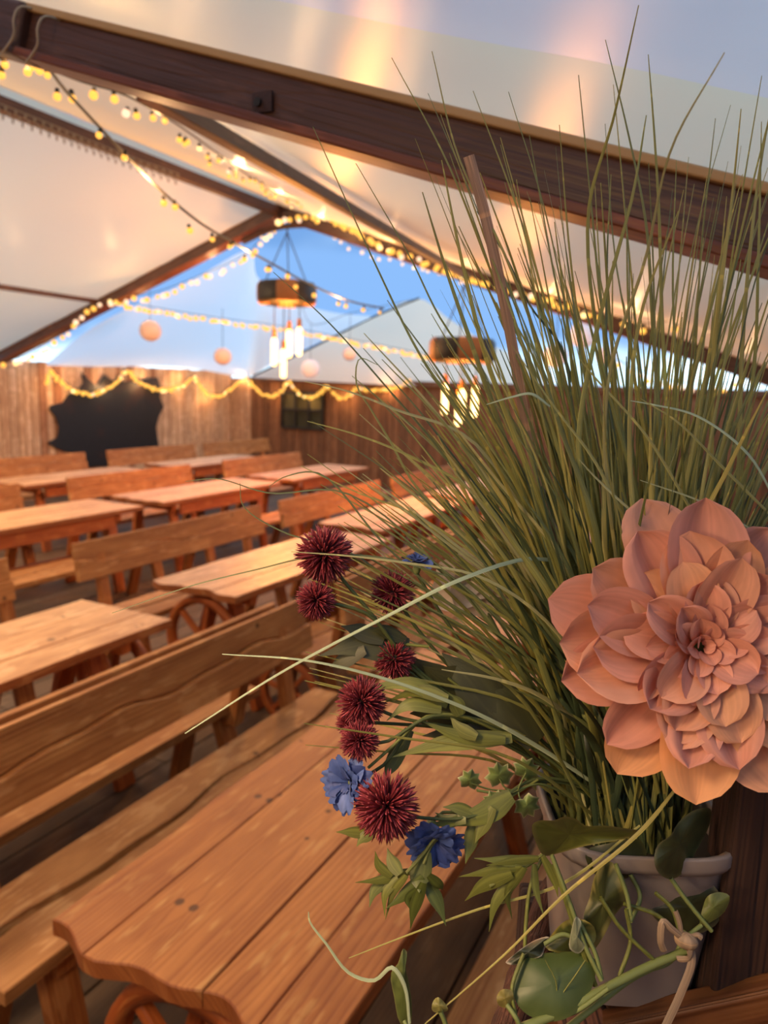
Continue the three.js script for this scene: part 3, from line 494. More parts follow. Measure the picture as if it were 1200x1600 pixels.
// ---- grass
{
  const base = potC.clone().add(V(0, -0.05, 0)), q = rngOf(99), u = (a, b) => a + (b - a) * q(), g = (s) => (q() + q() + q() - 1.5) * s;
  const t = thing('ornamental_grass', 'tall artificial grass fountain of long olive green blades in the pale pot', 'grass plant', base);
  const all = [];
  const blade = (pts, w, m, face, big) => { all.push({ pts, w, m, face: face || TOCAM.clone().add(V(g(0.9), g(0.4), g(0.9))), big }); };
  const wprof = (w) => (s) => w * (0.55 + 0.45 * smooth(0, 0.25, s)) * Math.pow(1 - Math.max(0, s - 0.02), 0.78) + 0.0002;
  // distinct blades read off the photograph
  const S = [
    [[[1010, 1190, .55], [950, 930, .55], [850, 873, .485], [720, 905, .43], [600, 965, .42], [440, 1050, .41], [289, 1146, .40]], 2.0, paleGrass],
    [[[980, 1260, .51], [850, 1172, .49], [740, 1112, .47], [600, 1060, .45], [480, 1032, .44], [347, 1022, .44]], 1.9, paleGrass],
    [[[985, 1250, .5], [880, 1000, .47], [760, 905, .46], [640, 880, .45], [540, 868, .45], [455, 862, .45]], 1.4, 5],
    [[[985, 1240, .5], [860, 985, .5], [740, 865, .5], [640, 800, .5], [560, 770, .5], [470, 728, .5]], 1.5, 0],
    [[[985, 1240, .5], [870, 960, .5], [740, 770, .5], [640, 712, .5], [560, 680, .5], [480, 658, .5]], 1.9, 0],
    [[[985, 1240, .5], [880, 930, .5], [740, 690, .5], [620, 640, .5], [540, 610, .5], [476, 596, .5]], 1.9, 5],
    [[[985, 1240, .52], [820, 900, .52], [700, 720, .52], [600, 600, .52], [510, 500, .52], [427, 425, .52]], 1.2, 3],
    [[[985, 1240, .5], [880, 900, .5], [760, 700, .5], [660, 560, .5], [590, 420, .5], [489, 198, .5]], 1.8, 1],
    [[[1000, 1240, .5], [900, 850, .5], [790, 640, .5], [690, 500, .5], [640, 400, .5], [556, 255, .5]], 1.3, 1],
    [[[1000, 1240, .5], [900, 800, .5], [840, 600, .5], [770, 430, .49], [700, 255, .48], [612, 90, .47]], 1.9, 0],
    [[[1000, 1240, .5], [920, 800, .5], [850, 560, .5], [790, 400, .48], [715, 240, .48], [675, 80, .47]], 2.0, 2],
    [[[1040, 1240, .5], [1000, 800, .5], [940, 560, .47], [920, 330, .45], [960, 180, .43], [998, 8, .40]], 2.2, 0],
    [[[1040, 1240, .5], [960, 850, .47], [950, 600, .43], [1010, 400, .40], [1050, 230, .37], [1132, 82, .34]], 1.6, 5],
    [[[1060, 1240, .5], [1040, 800, .5], [1020, 500, .49], [1010, 350, .48], [980, 200, .47], [946, 62, .46]], 2.0, 1],
    [[[1060, 1240, .5], [1050, 800, .5], [1035, 500, .49], [1030, 330, .48], [1022, 200, .47], [1013, 85, .46]], 2.0, 0],
    [[[1090, 1240, .5], [1110, 850, .5], [1115, 560, .49], [1130, 420, .48], [1145, 300, .48], [1158, 170, .47]], 2.4, 2],
    [[[1090, 1240, .5], [1150, 850, .5], [1160, 560, .49], [1170, 420, .48], [1190, 250, .48], [1215, 120, .47]], 3.0, 2],
    [[[1090, 1240, .5], [1150, 800, .5], [1180, 560, .49], [1185, 420, .48], [1188, 300, .48], [1190, 190, .47]], 2.0, 0],
    [[[1010, 1240, .5], [990, 800, .5], [960, 600, .49], [940, 480, .48], [925, 330, .48], [904, 117, .47]], 1.8, 1],
    [[[1010, 1240, .5], [880, 950, .5], [800, 720, .49], [745, 560, .48], [700, 430, .48], [660, 300, .47]], 3.4, 1],
    [[[1010, 1240, .5], [900, 950, .5], [820, 720, .48], [760, 560, .47], [720, 400, .46], [690, 250, .46]], 3.2, 0],
    [[[1030, 1240, .49], [960, 950, .47], [905, 720, .46], [930, 530, .46], [990, 300, .45], [1010, 180, .45]], 3.0, 0],
    [[[1040, 1240, .49], [1010, 950, .46], [985, 720, .46], [1000, 500, .46], [1060, 330, .45]], 3.2, 2],
    [[[1150, 900, .47], [1095, 820, .46], [1010, 680, .45], [930, 590, .45], [905, 560, .45]], 1.6, 2],
    [[[1230, 830, .47], [1130, 730, .46], [1060, 660, .45], [1000, 622, .45]], 1.5, 2],
    [[[1220, 800, .46], [1170, 710, .45], [1090, 650, .45], [1020, 632, .45], [985, 626, .45]], 1.2, paleGrass],
    [[[1080, 860, .46], [990, 800, .45], [930, 745, .45], [905, 718, .45]], 1.2, 5], [[[1180, 830, .46], [1100, 785, .45], [1000, 750, .45]], 1.2, 5],
    [[[1000, 860, .46], [930, 720, .45], [870, 640, .45], [800, 540, .45]], 1.9, 2],
    [[[860, 635, .46], [830, 615, .455], [800, 620, .455], [760, 632, .455]], 1.3, paleGrass],
    [[[960, 1180, .5], [850, 1090, .47], [780, 1062, .46], [690, 1046, .45]], 2.2, 5],
    [[[1000, 1290, .46], [880, 1380, .46], [750, 1420, .46], [640, 1460, .46], [545, 1497, .46]], 1.1, 0],
    [[[1066, 1220, .45], [1000, 1300, .44], [880, 1400, .44], [790, 1490, .44], [650, 1612, .43]], 1.5, 2],
    [[[640, 1600, .43], [632, 1540, .43], [612, 1512, .43], [585, 1532, .43], [545, 1520, .43], [510, 1475, .43], [484, 1440, .43], [482, 1425, .43]], 1.5, paleGrass],
    [[[950, 1230, .52], [820, 960, .5], [740, 850, .5], [650, 760, .5], [610, 690, .5], [580, 640, .5], [557, 600, .5], [562, 560, .5], [590, 570, .5]], 1.2, 1],
    [[[950, 1230, .52], [760, 1000, .5], [600, 850, .5], [500, 740, .5], [445, 745, .5], [420, 760, .5]], 1.0, 3],
    [[[950, 1230, .52], [760, 1050, .5], [560, 870, .5], [440, 830, .5], [380, 790, .5], [375, 755, .5]], 0.7, 3],
    [[[950, 1230, .52], [700, 900, .5], [540, 770, .5], [420, 770, .5], [340, 748, .5], [290, 752, .5], [225, 925, .5]].slice(0, 6), 0.8, 3],
    [[[700, 900, .48], [600, 872, .47], [500, 868, .47], [400, 890, .47], [300, 915, .47], [175, 958, .47]], 0.8, 3],
    [[[950, 1230, .52], [900, 800, .52], [880, 550, .52], [830, 480, .52], [790, 400, .52], [745, 330, .52]], 1.3, 4],
  ];
  for (const [pts, w, m] of S) blade(pts.map((p) => at(...p)), w * 0.00082, typeof m === 'number' ? grassM[m] : m, TOCAM.clone().add(V(g(0.3), 0.5, g(0.3))), 1);
  // the body of the tuft
  const fan = (n, fx, fy, bow, wmin, wmax, mats, depth) => {
    for (let k = 0; k < n; k++) {
      const tx = fx(), ty = fy(tx), cx = 985 + (tx - 920) * 0.2 + g(55), cy = 1215 + u(0, 60), d0 = 0.525 + g(0.05), d1 = d0 + g(depth);
      const ra = u(0, 6.283), rq = Math.sqrt(q()) * 0.042, root = potC.clone().add(V(Math.cos(ra) * rq, -0.035, Math.sin(ra) * rq)), tip = at(tx, ty, d1), mid = at(mixn(cx, tx, 0.42) - (tx - cx) * bow, mixn(cy, ty, 0.55), mixn(d0, d1, 0.4)), q3 = at(mixn(cx, tx, 0.74) - (tx - cx) * bow * 0.5 + g(9), mixn(cy, ty, 0.82), mixn(d0, d1, 0.75));
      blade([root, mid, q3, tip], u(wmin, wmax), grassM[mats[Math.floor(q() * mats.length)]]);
    }
  };
  fan(150, () => u(690, 1260), (x) => 200 + 480 * Math.pow(q(), 0.75) + (x < 740 ? 60 : 0), 0.10, 0.0007, 0.0019, [0, 0, 1, 2, 3, 1], 0.07);
  fan(26, () => u(640, 1230), () => u(110, 330), 0.09, 0.0007, 0.0012, [0, 1, 2], 0.05);
  fan(150, () => u(640, 1280), () => u(520, 800), 0.08, 0.0009, 0.0026, [0, 1, 3, 3, 4, 2], 0.08);
  fan(105, () => u(470, 700), (x) => 930 - (x - 470) * 1.35 + g(230), 0.16, 0.0007, 0.0018, [0, 1, 3, 5, 1], 0.06);
  fan(170, () => u(720, 1250), () => u(700, 1000), 0.06, 0.0012, 0.0032, [3, 4, 4, 1, 3], 0.06);
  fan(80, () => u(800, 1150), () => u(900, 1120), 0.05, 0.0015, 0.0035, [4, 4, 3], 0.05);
  fan(110, () => u(845, 1160), () => u(930, 1120), 0.05, 0.0014, 0.0030, [6, 6, 4], 0.05);  // near-black blades, shade of the crowded base put into their colour
  const rest = new Map();
  all.forEach((b, i) => {
    const geo = ribbon(b.pts, wprof(b.w), b.face, 0.35, b.big ? 28 : 16);
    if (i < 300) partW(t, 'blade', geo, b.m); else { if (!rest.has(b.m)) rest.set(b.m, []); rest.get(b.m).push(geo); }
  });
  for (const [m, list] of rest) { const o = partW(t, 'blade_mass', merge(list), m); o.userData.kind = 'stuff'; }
  const st = [[733, 243, .465], [757, 330, .475], [790, 480, .49], [830, 700, .51], [900, 1000, .525], [965, 1262, .53]].map((p) => at(...p));
  single('bamboo_stake', 'flat tan brown stake standing upright among the grass blades', 'stake', ribbon(st, () => 0.0036, TOCAM, 0.35, 20), phys({ color: C(0.66, 0.40, 0.25), map: streak, roughness: 0.6 }));
}
// ---- dahlia
const petalTex = makeTex(128, 128, (u, v) => { const k = 0.92 + 0.07 * (noise(u * 30, v * 2.5) - 0.5) + 0.14 * (fbm(u * 4, v * 4, 3) - 0.5); return [k, k * 0.985, k * 0.97]; });
const petalVein = makeTex(64, 64, (u, v) => { const k = noise(u * 22, v * 1.6); return [k, k, k]; }, false);
{
  const q = rngOf(5), g = (s) => (q() + q() - 1) * s, c = at(1088, 1008, 0.43);
  const n = TOCAM.clone().addScaledVector(U_, 0.10).addScaledVector(R_, -0.06).normalize(), x = U_.clone().cross(n).normalize(), y = n.clone().cross(x);
  const t = thing('dahlia', 'large peach pink artificial dahlia in full bloom at the right photo edge', 'flower', c);
  const m4 = new THREE.Matrix4().makeBasis(x, y, n);
  const mats = [[0.82, 0.37, 0.28], [0.87, 0.42, 0.28], [0.90, 0.45, 0.26], [0.88, 0.43, 0.20], [0.86, 0.39, 0.29]].map((k) => phys({ color: C(...k), map: petalTex, bumpMap: petalVein, bumpScale: 0.00009, roughness: 0.62, transmission: 0.16, thickness: 0 }));
  const N = 66;
  for (let i = 0; i < N; i++) {
    const f = i / (N - 1), az = i * 2.39996 + g(mixn(0.5, 0.22, f)), L = (0.009 + 0.070 * Math.pow(f, 0.78)) * (1 + g(0.13)), W = L * mixn(0.36, 0.265, f) * (1 + g(0.18)) + 0.0010;
    const th0 = mixn(0.15, 1.30, Math.pow(f, 0.60)) + g(0.16), curl = mixn(0.42, 0.30, f) + g(0.30), r0 = 0.001 + 0.013 * Math.sqrt(f), z0 = 0.010 * (1 - f) - 0.014 * f;
    const cup = mixn(0.75, 0.34, f) + g(0.22), tw = g(0.35), wav = g(0.20), ph = q() * 6, rad = V(Math.cos(az), Math.sin(az), 0), tan = V(-Math.sin(az), Math.cos(az), 0), ridge = 0.04 + 0.10 * q(), side = g(0.25);
    const steps = 14, spine = [V(0, 0, 0)], ang = []; // walk out along the petal
    for (let k = 0; k <= steps; k++) { const s = k / steps, th = th0 + curl * Math.sin((s - 0.2) * 2.4) - (f > 0.5 ? 0.55 * Math.pow(s, 3) * (0.5 + q() * 0.02 + g(0.02)) : -0.35 * s * s); ang.push(th); if (k < steps) spine.push(spine[k].clone().addScaledVector(rad, Math.sin(th) * L / steps).addScaledVector(tan, side * s * L / steps).add(V(0, 0, Math.cos(th) * L / steps))); }
    const width = (s) => W * (0.26 + 0.74 * Math.pow(Math.sin(Math.min(1, s / 0.60) * Math.PI / 2), 1.4)) * (s > 0.60 ? Math.pow(Math.max(0, 1 - Math.pow((s - 0.60) / 0.40, 2.2)), 0.58) : 1);
    const geo = grid(10, steps, (a, b) => {
      const k = Math.round(b * steps), e = a * 2 - 1, th = ang[k], nn = V(0, 0, Math.sin(th)).addScaledVector(rad, -Math.cos(th)), w = width(b), p = rad.clone().multiplyScalar(r0).add(V(0, 0, z0)).add(spine[k]);
      const ct = tan.clone().multiplyScalar(Math.cos(tw * b)).addScaledVector(nn, Math.sin(tw * b));
      return p.addScaledVector(ct, e * w).addScaledVector(nn, w * (cup * e * e * (1 - 0.5 * b) - ridge * Math.cos(e * 4.4) + wav * Math.sin(e * 4 + ph) * b));
    });
    geo.applyMatrix4(m4);
    const nb = geo.attributes.uv; for (let k = 0; k < nb.count; k++) nb.setXY(k, nb.getX(k) + (i * 0.37) % 1, nb.getY(k) + (i * 0.19) % 1);
    mesh('petal', geo, mats[f < 0.3 ? [0, 4, 0][i % 3] : f < 0.62 ? [1, 0, 4, 2][i % 4] : [2, 1, 3, 0, 4][i % 5]], t);
  }
  const gm = phys({ color: C(0.08, 0.12, 0.03), roughness: 0.6 });
  mesh('calyx', new THREE.SphereGeometry(0.012, 14, 10).applyMatrix4(m4).translate(-n.x * 0.018, -n.y * 0.018, -n.z * 0.018), gm, t);
  partW(t, 'stem', tube([c.clone().addScaledVector(n, -0.02), at(1085, 1120, 0.485), at(1060, 1230, 0.515), at(1030, 1330, 0.525)], 0.0028, 20, 7), gm);
}
// ---- spiky burgundy flowers
const stemM = phys({ color: C(0.075, 0.10, 0.03), roughness: 0.6 }), stemM2 = phys({ color: C(0.16, 0.20, 0.06), roughness: 0.6 });
const spikeM = [phys({ vertexColors: true, color: 0xffffff, roughness: 0.55 })];
function spikyFlower(label, px, py, d, rpx, stem, tilt = 0, mats = stemM) {
  const c = at(px, py, d), R = rpx * d / FOCAL, q = rngOf(px * 13 + py), t = thing('spiky_flower', label, 'flower', c);
  const N = Math.round(270 + rpx * 3.4), pos = [], col = [], idx = [], ax = TOCAM.clone().addScaledVector(U_, tilt).normalize();
  for (let i = 0; i < N; i++) {
    const z = 1 - 2 * (i + 0.5) / N, a = i * 2.39996, w = Math.sqrt(1 - z * z), dd = V(w * Math.cos(a) + (q() - 0.5) * 0.22, z + (q() - 0.5) * 0.22, w * Math.sin(a) + (q() - 0.5) * 0.22).normalize();
    const len = R * (0.86 + 0.2 * q()), s1 = dd.clone().cross(V(q() - 0.5, q() - 0.5, q() - 0.5)).normalize(), s2 = dd.clone().cross(s1), bend = s1.clone().multiplyScalar((q() - 0.5) * 0.16 * R), wd = R * 0.037 * (0.8 + 0.5 * q());
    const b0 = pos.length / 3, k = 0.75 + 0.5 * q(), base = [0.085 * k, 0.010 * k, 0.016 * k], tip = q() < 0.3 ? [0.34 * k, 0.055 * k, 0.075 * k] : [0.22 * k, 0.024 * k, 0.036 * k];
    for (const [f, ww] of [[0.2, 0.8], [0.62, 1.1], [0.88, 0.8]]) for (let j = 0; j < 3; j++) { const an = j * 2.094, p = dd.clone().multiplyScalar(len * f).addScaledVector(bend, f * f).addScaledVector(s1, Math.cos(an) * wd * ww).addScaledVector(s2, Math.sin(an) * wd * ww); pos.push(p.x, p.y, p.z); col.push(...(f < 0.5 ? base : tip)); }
    const p = dd.clone().multiplyScalar(len).add(bend); pos.push(p.x, p.y, p.z); col.push(...tip);
    for (let r = 0; r < 2; r++) for (let j = 0; j < 3; j++) { const A = b0 + r * 3 + j, B = b0 + r * 3 + (j + 1) % 3; idx.push(A, B, B + 3, A, B + 3, A + 3); }
    for (let j = 0; j < 3; j++) idx.push(b0 + 6 + j, b0 + 6 + (j + 1) % 3, b0 + 9);
  }
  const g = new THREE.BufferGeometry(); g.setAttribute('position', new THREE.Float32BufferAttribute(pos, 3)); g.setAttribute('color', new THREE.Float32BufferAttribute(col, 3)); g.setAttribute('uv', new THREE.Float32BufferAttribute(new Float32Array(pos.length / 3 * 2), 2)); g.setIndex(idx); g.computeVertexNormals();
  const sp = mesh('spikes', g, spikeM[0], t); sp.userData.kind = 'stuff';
  mesh('core', new THREE.SphereGeometry(R * 0.3, 14, 10), std(0x1a0608, 0.8), t);
  partW(t, 'stem', tube([c.clone(), ...stem.map((p) => at(...p))], 0.0012, 30, 6), mats);
  return t;
}
spikyFlower('topmost large burgundy spiky ball flower, left of the grass', 507, 866, .47, 48, [[535, 905, .475], [585, 965, .48], [640, 1040, .49], [760, 1130, .50], [930, 1250, .515]]);
spikyFlower('smaller burgundy spiky flower hanging right below the topmost one', 494, 938, .465, 34, [[530, 945, .468], [578, 962, .475], [640, 1035, .49], [770, 1135, .505], [930, 1255, .52]]);
spikyFlower('burgundy spiky flower half hidden behind grass below the faded blue flower', 614, 925, .50, 37, [[650, 980, .505], [740, 1080, .51], [930, 1240, .52]]);
spikyFlower('burgundy spiky flower behind the crossing pale blades, above the olive leaf', 616, 1030, .49, 36, [[680, 1080, .495], [780, 1150, .505], [930, 1250, .52]]);
spikyFlower('burgundy spiky flower with a green leaf over it, above a paired one', 566, 1096, .475, 42, [[620, 1120, .48], [760, 1150, .49], [930, 1250, .515]]);
spikyFlower('burgundy spiky flower just above the blue cornflower at the table edge', 562, 1157, .462, 34, [[600, 1160, .468], [680, 1118, .475], [800, 1150, .49], [940, 1250, .51]]);
spikyFlower('largest and lowest burgundy spiky ball flower, in front of two blue ones', 604, 1260, .45, 55, [[640, 1275, .462], [740, 1275, .47], [835, 1218, .49], [950, 1235, .515]]);
spikyFlower('small dark burgundy bud flower left of the leaf-covered one', 545, 1130, .485, 22, [[600, 1130, .487], [760, 1152, .495], [930, 1250, .517]]);
// ---- blue cornflowers
const blueM = [[0.075, 0.14, 0.46], [0.055, 0.10, 0.36], [0.12, 0.20, 0.56]].map((k) => phys({ color: C(...k), map: petalTex, roughness: 0.6, transmission: 0.12, thickness: 0 }));
function cornflower(label, px, py, d, rpx, axis, stem, fade = 0) {
  const c = at(px, py, d), R = rpx * d / FOCAL, q = rngOf(px + py * 7), t = thing('cornflower', label, 'flower', c);
  const n = TOCAM.clone().multiplyScalar(axis[2]).addScaledVector(R_, axis[0]).addScaledVector(U_, axis[1]).normalize(), x = V(0.3, 0.9, 0.1).cross(n).normalize(), y = n.clone().cross(x), m4 = new THREE.Matrix4().makeBasis(x, y, n);
  const petal = (az, th, L, W, mat) => {
    const rad = V(Math.cos(az), Math.sin(az), 0), tan = V(-Math.sin(az), Math.cos(az), 0), cup = 0.35 + q() * 0.3, tw = (q() - 0.5) * 0.6;
    const g = grid(9, 7, (a, b) => { const e = a * 2 - 1, tooth = 1 - 0.22 * Math.pow(Math.abs(Math.sin(e * Math.PI * 1.5 + 0.0)), 1.5) - 0.25 * e * e, l = L * b * mixn(1, tooth, b * b), tt = th + 0.45 * b, w = W * (0.14 + 0.86 * Math.pow(b, 1.15)), nn = V(0, 0, Math.sin(tt)).addScaledVector(rad, -Math.cos(tt)); return rad.clone().multiplyScalar(Math.sin(tt) * l + R * 0.06).add(V(0, 0, Math.cos(tt) * l)).addScaledVector(tan, e * w * Math.cos(tw)).addScaledVector(nn, w * (cup * e * e + Math.sin(tw) * e)); });
    mesh('petal', g.applyMatrix4(m4), mat, t);
  };
  for (let k = 0; k < 9; k++) petal(k / 9 * 6.283 + q() * 0.3, 0.62 + q() * 0.45, R * (1.0 + q() * 0.2), R * 0.46, blueM[k % 3]);
  for (let k = 0; k < 7; k++) petal(k / 7 * 6.283 + q() * 0.5, 0.35 + q() * 0.3, R * (0.78 + q() * 0.15), R * 0.38, blueM[(k + 1) % 2]);
  for (let k = 0; k < 5; k++) petal(k / 5 * 6.283 + q(), 0.1 + q() * 0.2, R * 0.5, R * 0.16, blueM[1]);
  mesh('bract', new THREE.SphereGeometry(R * 0.24, 12, 10).scale(1, 1, 1.6).translate(0, 0, -R * 0.3).applyMatrix4(m4), stemM2, t);
  partW(t, 'stem', tube([c.clone().addScaledVector(n, -R * 0.5), ...stem.map((p) => at(...p))], 0.0012, 24, 6), stemM);
}
cornflower('blue cornflower facing left above the biggest spiky ball', 548, 1222, .465, 46, [-0.6, 0.05, 0.75], [[600, 1195, .472], [660, 1125, .48], [800, 1150, .495], [940, 1250, .515]]);
cornflower('dark blue cornflower hanging below the leaves, right of the biggest spiky ball', 678, 1308, .47, 50, [0.12, -0.38, 0.85], [[690, 1270, .478], [740, 1270, .48], [840, 1222, .495], [950, 1240, .515]]);
cornflower('faded blue cornflower nearly hidden among the grass blades', 652, 882, .50, 26, [0.1, 0.9, 0.2], [[690, 960, .505], [800, 1110, .51], [940, 1240, .52]]);
// ---- cream flower behind the blades
{
  const c = at(735, 905, .56), t = thing('cream_flower', 'cream white artificial flower mostly hidden behind grass blades', 'flower', c), q = rngOf(44), cm = phys({ color: C(0.80, 0.70, 0.58), roughness: 0.7, transmission: 0.15, thickness: 0 });
  for (let k = 0; k < 14; k++) { const az = k * 2.4, f = k / 13, rad = R_.clone().multiplyScalar(Math.cos(az)).addScaledVector(U_, Math.sin(az)), tn = R_.clone().multiplyScalar(-Math.sin(az)).addScaledVector(U_, Math.cos(az)), L = 0.012 + 0.024 * f; mesh('petal', grid(6, 6, (a, b) => { const e = a * 2 - 1, th = mixn(0.3, 1.3, f) + 0.3 * b, w = L * 0.5 * Math.sin(Math.PI * (0.12 + 0.8 * b)); return rad.clone().multiplyScalar(Math.sin(th) * L * b).addScaledVector(TOCAM, Math.cos(th) * L * b + e * e * w * 0.4).addScaledVector(tn, e * w); }), cm, t); }
  partW(t, 'stem', tube([c.clone().addScaledVector(TOCAM, -0.004), at(820, 1060, .54), at(950, 1240, .53)], 0.0014, 16, 6), stemM);
}
// ---- cut leaves
const leafTex = makeTex(64, 64, (u, v) => { const k = 0.86 + 0.22 * (noise(u * 18, v * 4) - 0.5) + 0.2 * (fbm(u * 5, v * 5, 3) - 0.5); return [k, k, k * 0.96]; });
const leafM = [[0.12, 0.16, 0.03], [0.21, 0.24, 0.05], [0.28, 0.31, 0.075], [0.07, 0.075, 0.026], [0.36, 0.37, 0.12]].map((k) => phys({ color: C(...k), map: leafTex, roughness: 0.5, transmission: 0.15, thickness: 0 }));
function cutLeaf(label, stem, lobes, d, m, w = 1) {
  const base = at(stem[0][0], stem[0][1], stem[0][2] ?? d), t = thing('cut_leaf', label, 'leaf', base), lens = (k) => (s) => k * (0.45 + 0.75 * Math.pow(Math.sin(Math.PI * Math.min(1, 0.12 + s * 0.95)), 1.5)) * Math.pow(Math.max(0, 1 - Math.pow(s, 2.2)), 0.75) + 0.00015;
  partW(t, 'midrib', tube(L2(stem, d), 0.0011 * w, 20, 6), leafM[2]);
  lobes.forEach(([pts, ww, mm], i) => partW(t, 'lobe', ribbon(pts.map(([x, y, dd], j) => at(x, y, (dd ?? d) + (j - 1) * 0.004 * ((i % 3) - 1) - 0.002)), lens(ww * 0.00034 * w), TOCAM.clone().add(V(rr(-.4, .4), rr(0, .7), rr(-.4, .4))), 0.18, 12), mm ?? m));
}
cutLeaf('deeply cut green leaf hanging over the table, left tip pointing sideways', [[840, 1218, .49], [740, 1277, .475], [690, 1300, .465], [657, 1340, .46], [635, 1364, .455]], [[[[640, 1362], [600, 1374], [555, 1379]], 9], [[[612, 1370], [592, 1352], [586, 1330]], 8], [[[625, 1366], [612, 1345], [605, 1325]], 11], [[[605, 1375], [585, 1392], [577, 1418]], 9], [[[622, 1372], [602, 1395], [601, 1432]], 8], [[[635, 1368], [615, 1395], [602, 1437]], 7, leafM[2]]], 0.46, leafM[1]);
cutLeaf('deeply cut dark green leaf drooping below the right blue cornflower', [[700, 1296, .468], [675, 1320, .464], [662, 1350, .46]], [[[[664, 1330], [655, 1375], [655, 1395]], 18], [[[660, 1370], [630, 1400], [603, 1420]], 10], [[[662, 1380], [648, 1420], [641, 1452]], 10], [[[666, 1375], [685, 1410], [697, 1447]], 13], [[[662, 1385], [638, 1405], [640, 1420]], 8], [[[670, 1368], [688, 1385], [692, 1390]], 8]], 0.46, leafM[0]);
cutLeaf('long cut leaf along the branch right of the biggest spiky ball', [[840, 1218, .49], [780, 1255, .48], [725, 1283, .472], [690, 1290, .468]], [[[[800, 1243], [755, 1272], [655, 1293]], 20], [[[745, 1274], [715, 1262], [692, 1261]], 11], [[[728, 1282], [700, 1280], [680, 1270]], 9], [[[742, 1282], [735, 1320], [727, 1350]], 13], [[[770, 1262], [752, 1295], [742, 1318]], 12], [[[650, 1310], [652, 1325], [650, 1345]], 8]], 0.472, leafM[1]);
cutLeaf('feathery green leaf with narrow fingers in front of the dark table side', [[866, 1318, .47], [835, 1345, .462], [800, 1365, .458], [765, 1385, .455]], [[[[830, 1345], [790, 1345], [741, 1341]], 9], [[[815, 1358], [770, 1362], [717, 1370]], 11], [[[800, 1366], [755, 1385], [726, 1408]], 13], [[[842, 1342], [800, 1346], [760, 1352]], 8], [[[808, 1365], [775, 1410], [764, 1456]], 9], [[[820, 1356], [795, 1395], [800, 1436]], 9], [[[835, 1350], [838, 1390], [850, 1432]], 7], [[[848, 1338], [866, 1375], [872, 1402]], 7]], 0.458, leafM[1]);
cutLeaf('arching branch of slim green leaves between the spiky flowers and the pot', [[930, 1252, .51], [860, 1180, .495], [790, 1148, .485], [713, 1117, .478], [660, 1122, .474], [620, 1160, .47], [575, 1200, .465]], [[[[800, 1152], [700, 1160], [608, 1184]], 16, leafM[2]], [[[790, 1156], [720, 1150], [655, 1125]], 13], [[[745, 1152], [718, 1138], [702, 1116]], 12], [[[700, 1100], [640, 1068], [552, 1082]], 14, leafM[2]], [[[690, 1108], [640, 1100], [604, 1126]], 13, leafM[2]], [[[700, 1092], [655, 1080], [600, 1098]], 12], [[[640, 1140], [612, 1195], [598, 1220]], 14, leafM[0]], [[[720, 1118], [712, 1098], [700, 1082]], 14]], 0.478, leafM[1]);
cutLeaf('toothed dark olive leaf left of the half hidden spiky flower', [[670, 1010, .49], [600, 1005, .487], [540, 1010, .484]], [[[[640, 1012], [570, 1005], [498, 1025]], 30], [[[600, 1000], [560, 985], [532, 978]], 16], [[[570, 1015], [530, 1035], [515, 1042]], 14], [[[635, 1000], [600, 985], [580, 985]], 14]], 0.486, leafM[3]);
cutLeaf('cluster of dark grey green leaves behind the crossing pale blades', [[930, 1240, .52], [790, 1130, .50], [700, 1060, .495]], [[[[760, 1110], [700, 1070], [660, 1040]], 46], [[[740, 1100], [690, 1110], [640, 1115]], 40], [[[780, 1120], [735, 1060], [690, 1020]], 42], [[[720, 1090], [670, 1060], [600, 1010]], 34], [[[790, 1130], [730, 1140], [660, 1150]], 32], [[[840, 1160], [790, 1090], [740, 1060]], 40]], 0.498, leafM[3]);
cutLeaf('pair of slim leaves poking out left under the biggest spiky ball', [[604, 1285, .465], [585, 1300, .463], [575, 1305, .462]], [[[[578, 1302], [550, 1300], [525, 1300]], 9, leafM[2]], [[[585, 1303], [566, 1310], [557, 1323]], 9]], 0.462, leafM[1]);
// ---- ivy and broad leaves
function outlineLeaf(parent, pts, d, o = {}) { // a leaf traced as an outline, cupped, with a paler rim
  const ctr = o.c || pts.reduce((a, p) => [a[0] + p[0] / pts.length, a[1] + p[1] / pts.length], [0, 0]), n = pts.length, rings = [0, 0.35, 0.62, o.rim ?? 0.86, 1], cv = new THREE.CatmullRomCurve3(pts.map((p) => V(p[0], p[1], 0)), true, 'centripetal', 0.5), M2 = o.sharp ? n : n * 3;
  const ed = [...Array(M2)].map((_, i) => { const p = o.sharp ? V(...pts[i], 0) : cv.getPoint(i / M2); return [p.x, p.y]; });
  const rim = o.rimColor || [0.55, 0.52, 0.26], mid = o.color || [0.10, 0.16, 0.04], mid2 = o.color2 || mid.map((v) => v * 1.35), tx = o.tx || 0, ty = o.ty || 0, cup = o.cup ?? 0.004, wv = o.wave ?? 0.002;
  return grid(M2, rings.length - 1, (s, q) => { const i = Math.round(s * M2) % M2, r = rings[Math.round(q * (rings.length - 1))], dx = (ed[i][0] - ctr[0]) * r, dy = (ed[i][1] - ctr[1]) * r; return at(ctr[0] + dx, ctr[1] + dy, d + tx * dx / 1000 + ty * dy / 1000 + cup * r * r + wv * r * r * Math.sin(i / M2 * 6.28 * 4)); },
    (s, q) => { const k = Math.round(q * (rings.length - 1)), i = Math.round(s * M2) % M2; return k >= 3 && (k === 4 || (o.patch && noise(i * 0.9, 3) > 0.55)) ? rim : (hash2(i, k) > 0.5 ? mid : mid2); });
}
const varM = phys({ vertexColors: true, color: C(0.75, 0.72, 0.7), roughness: 0.45, transmission: 0.12, thickness: 0 });
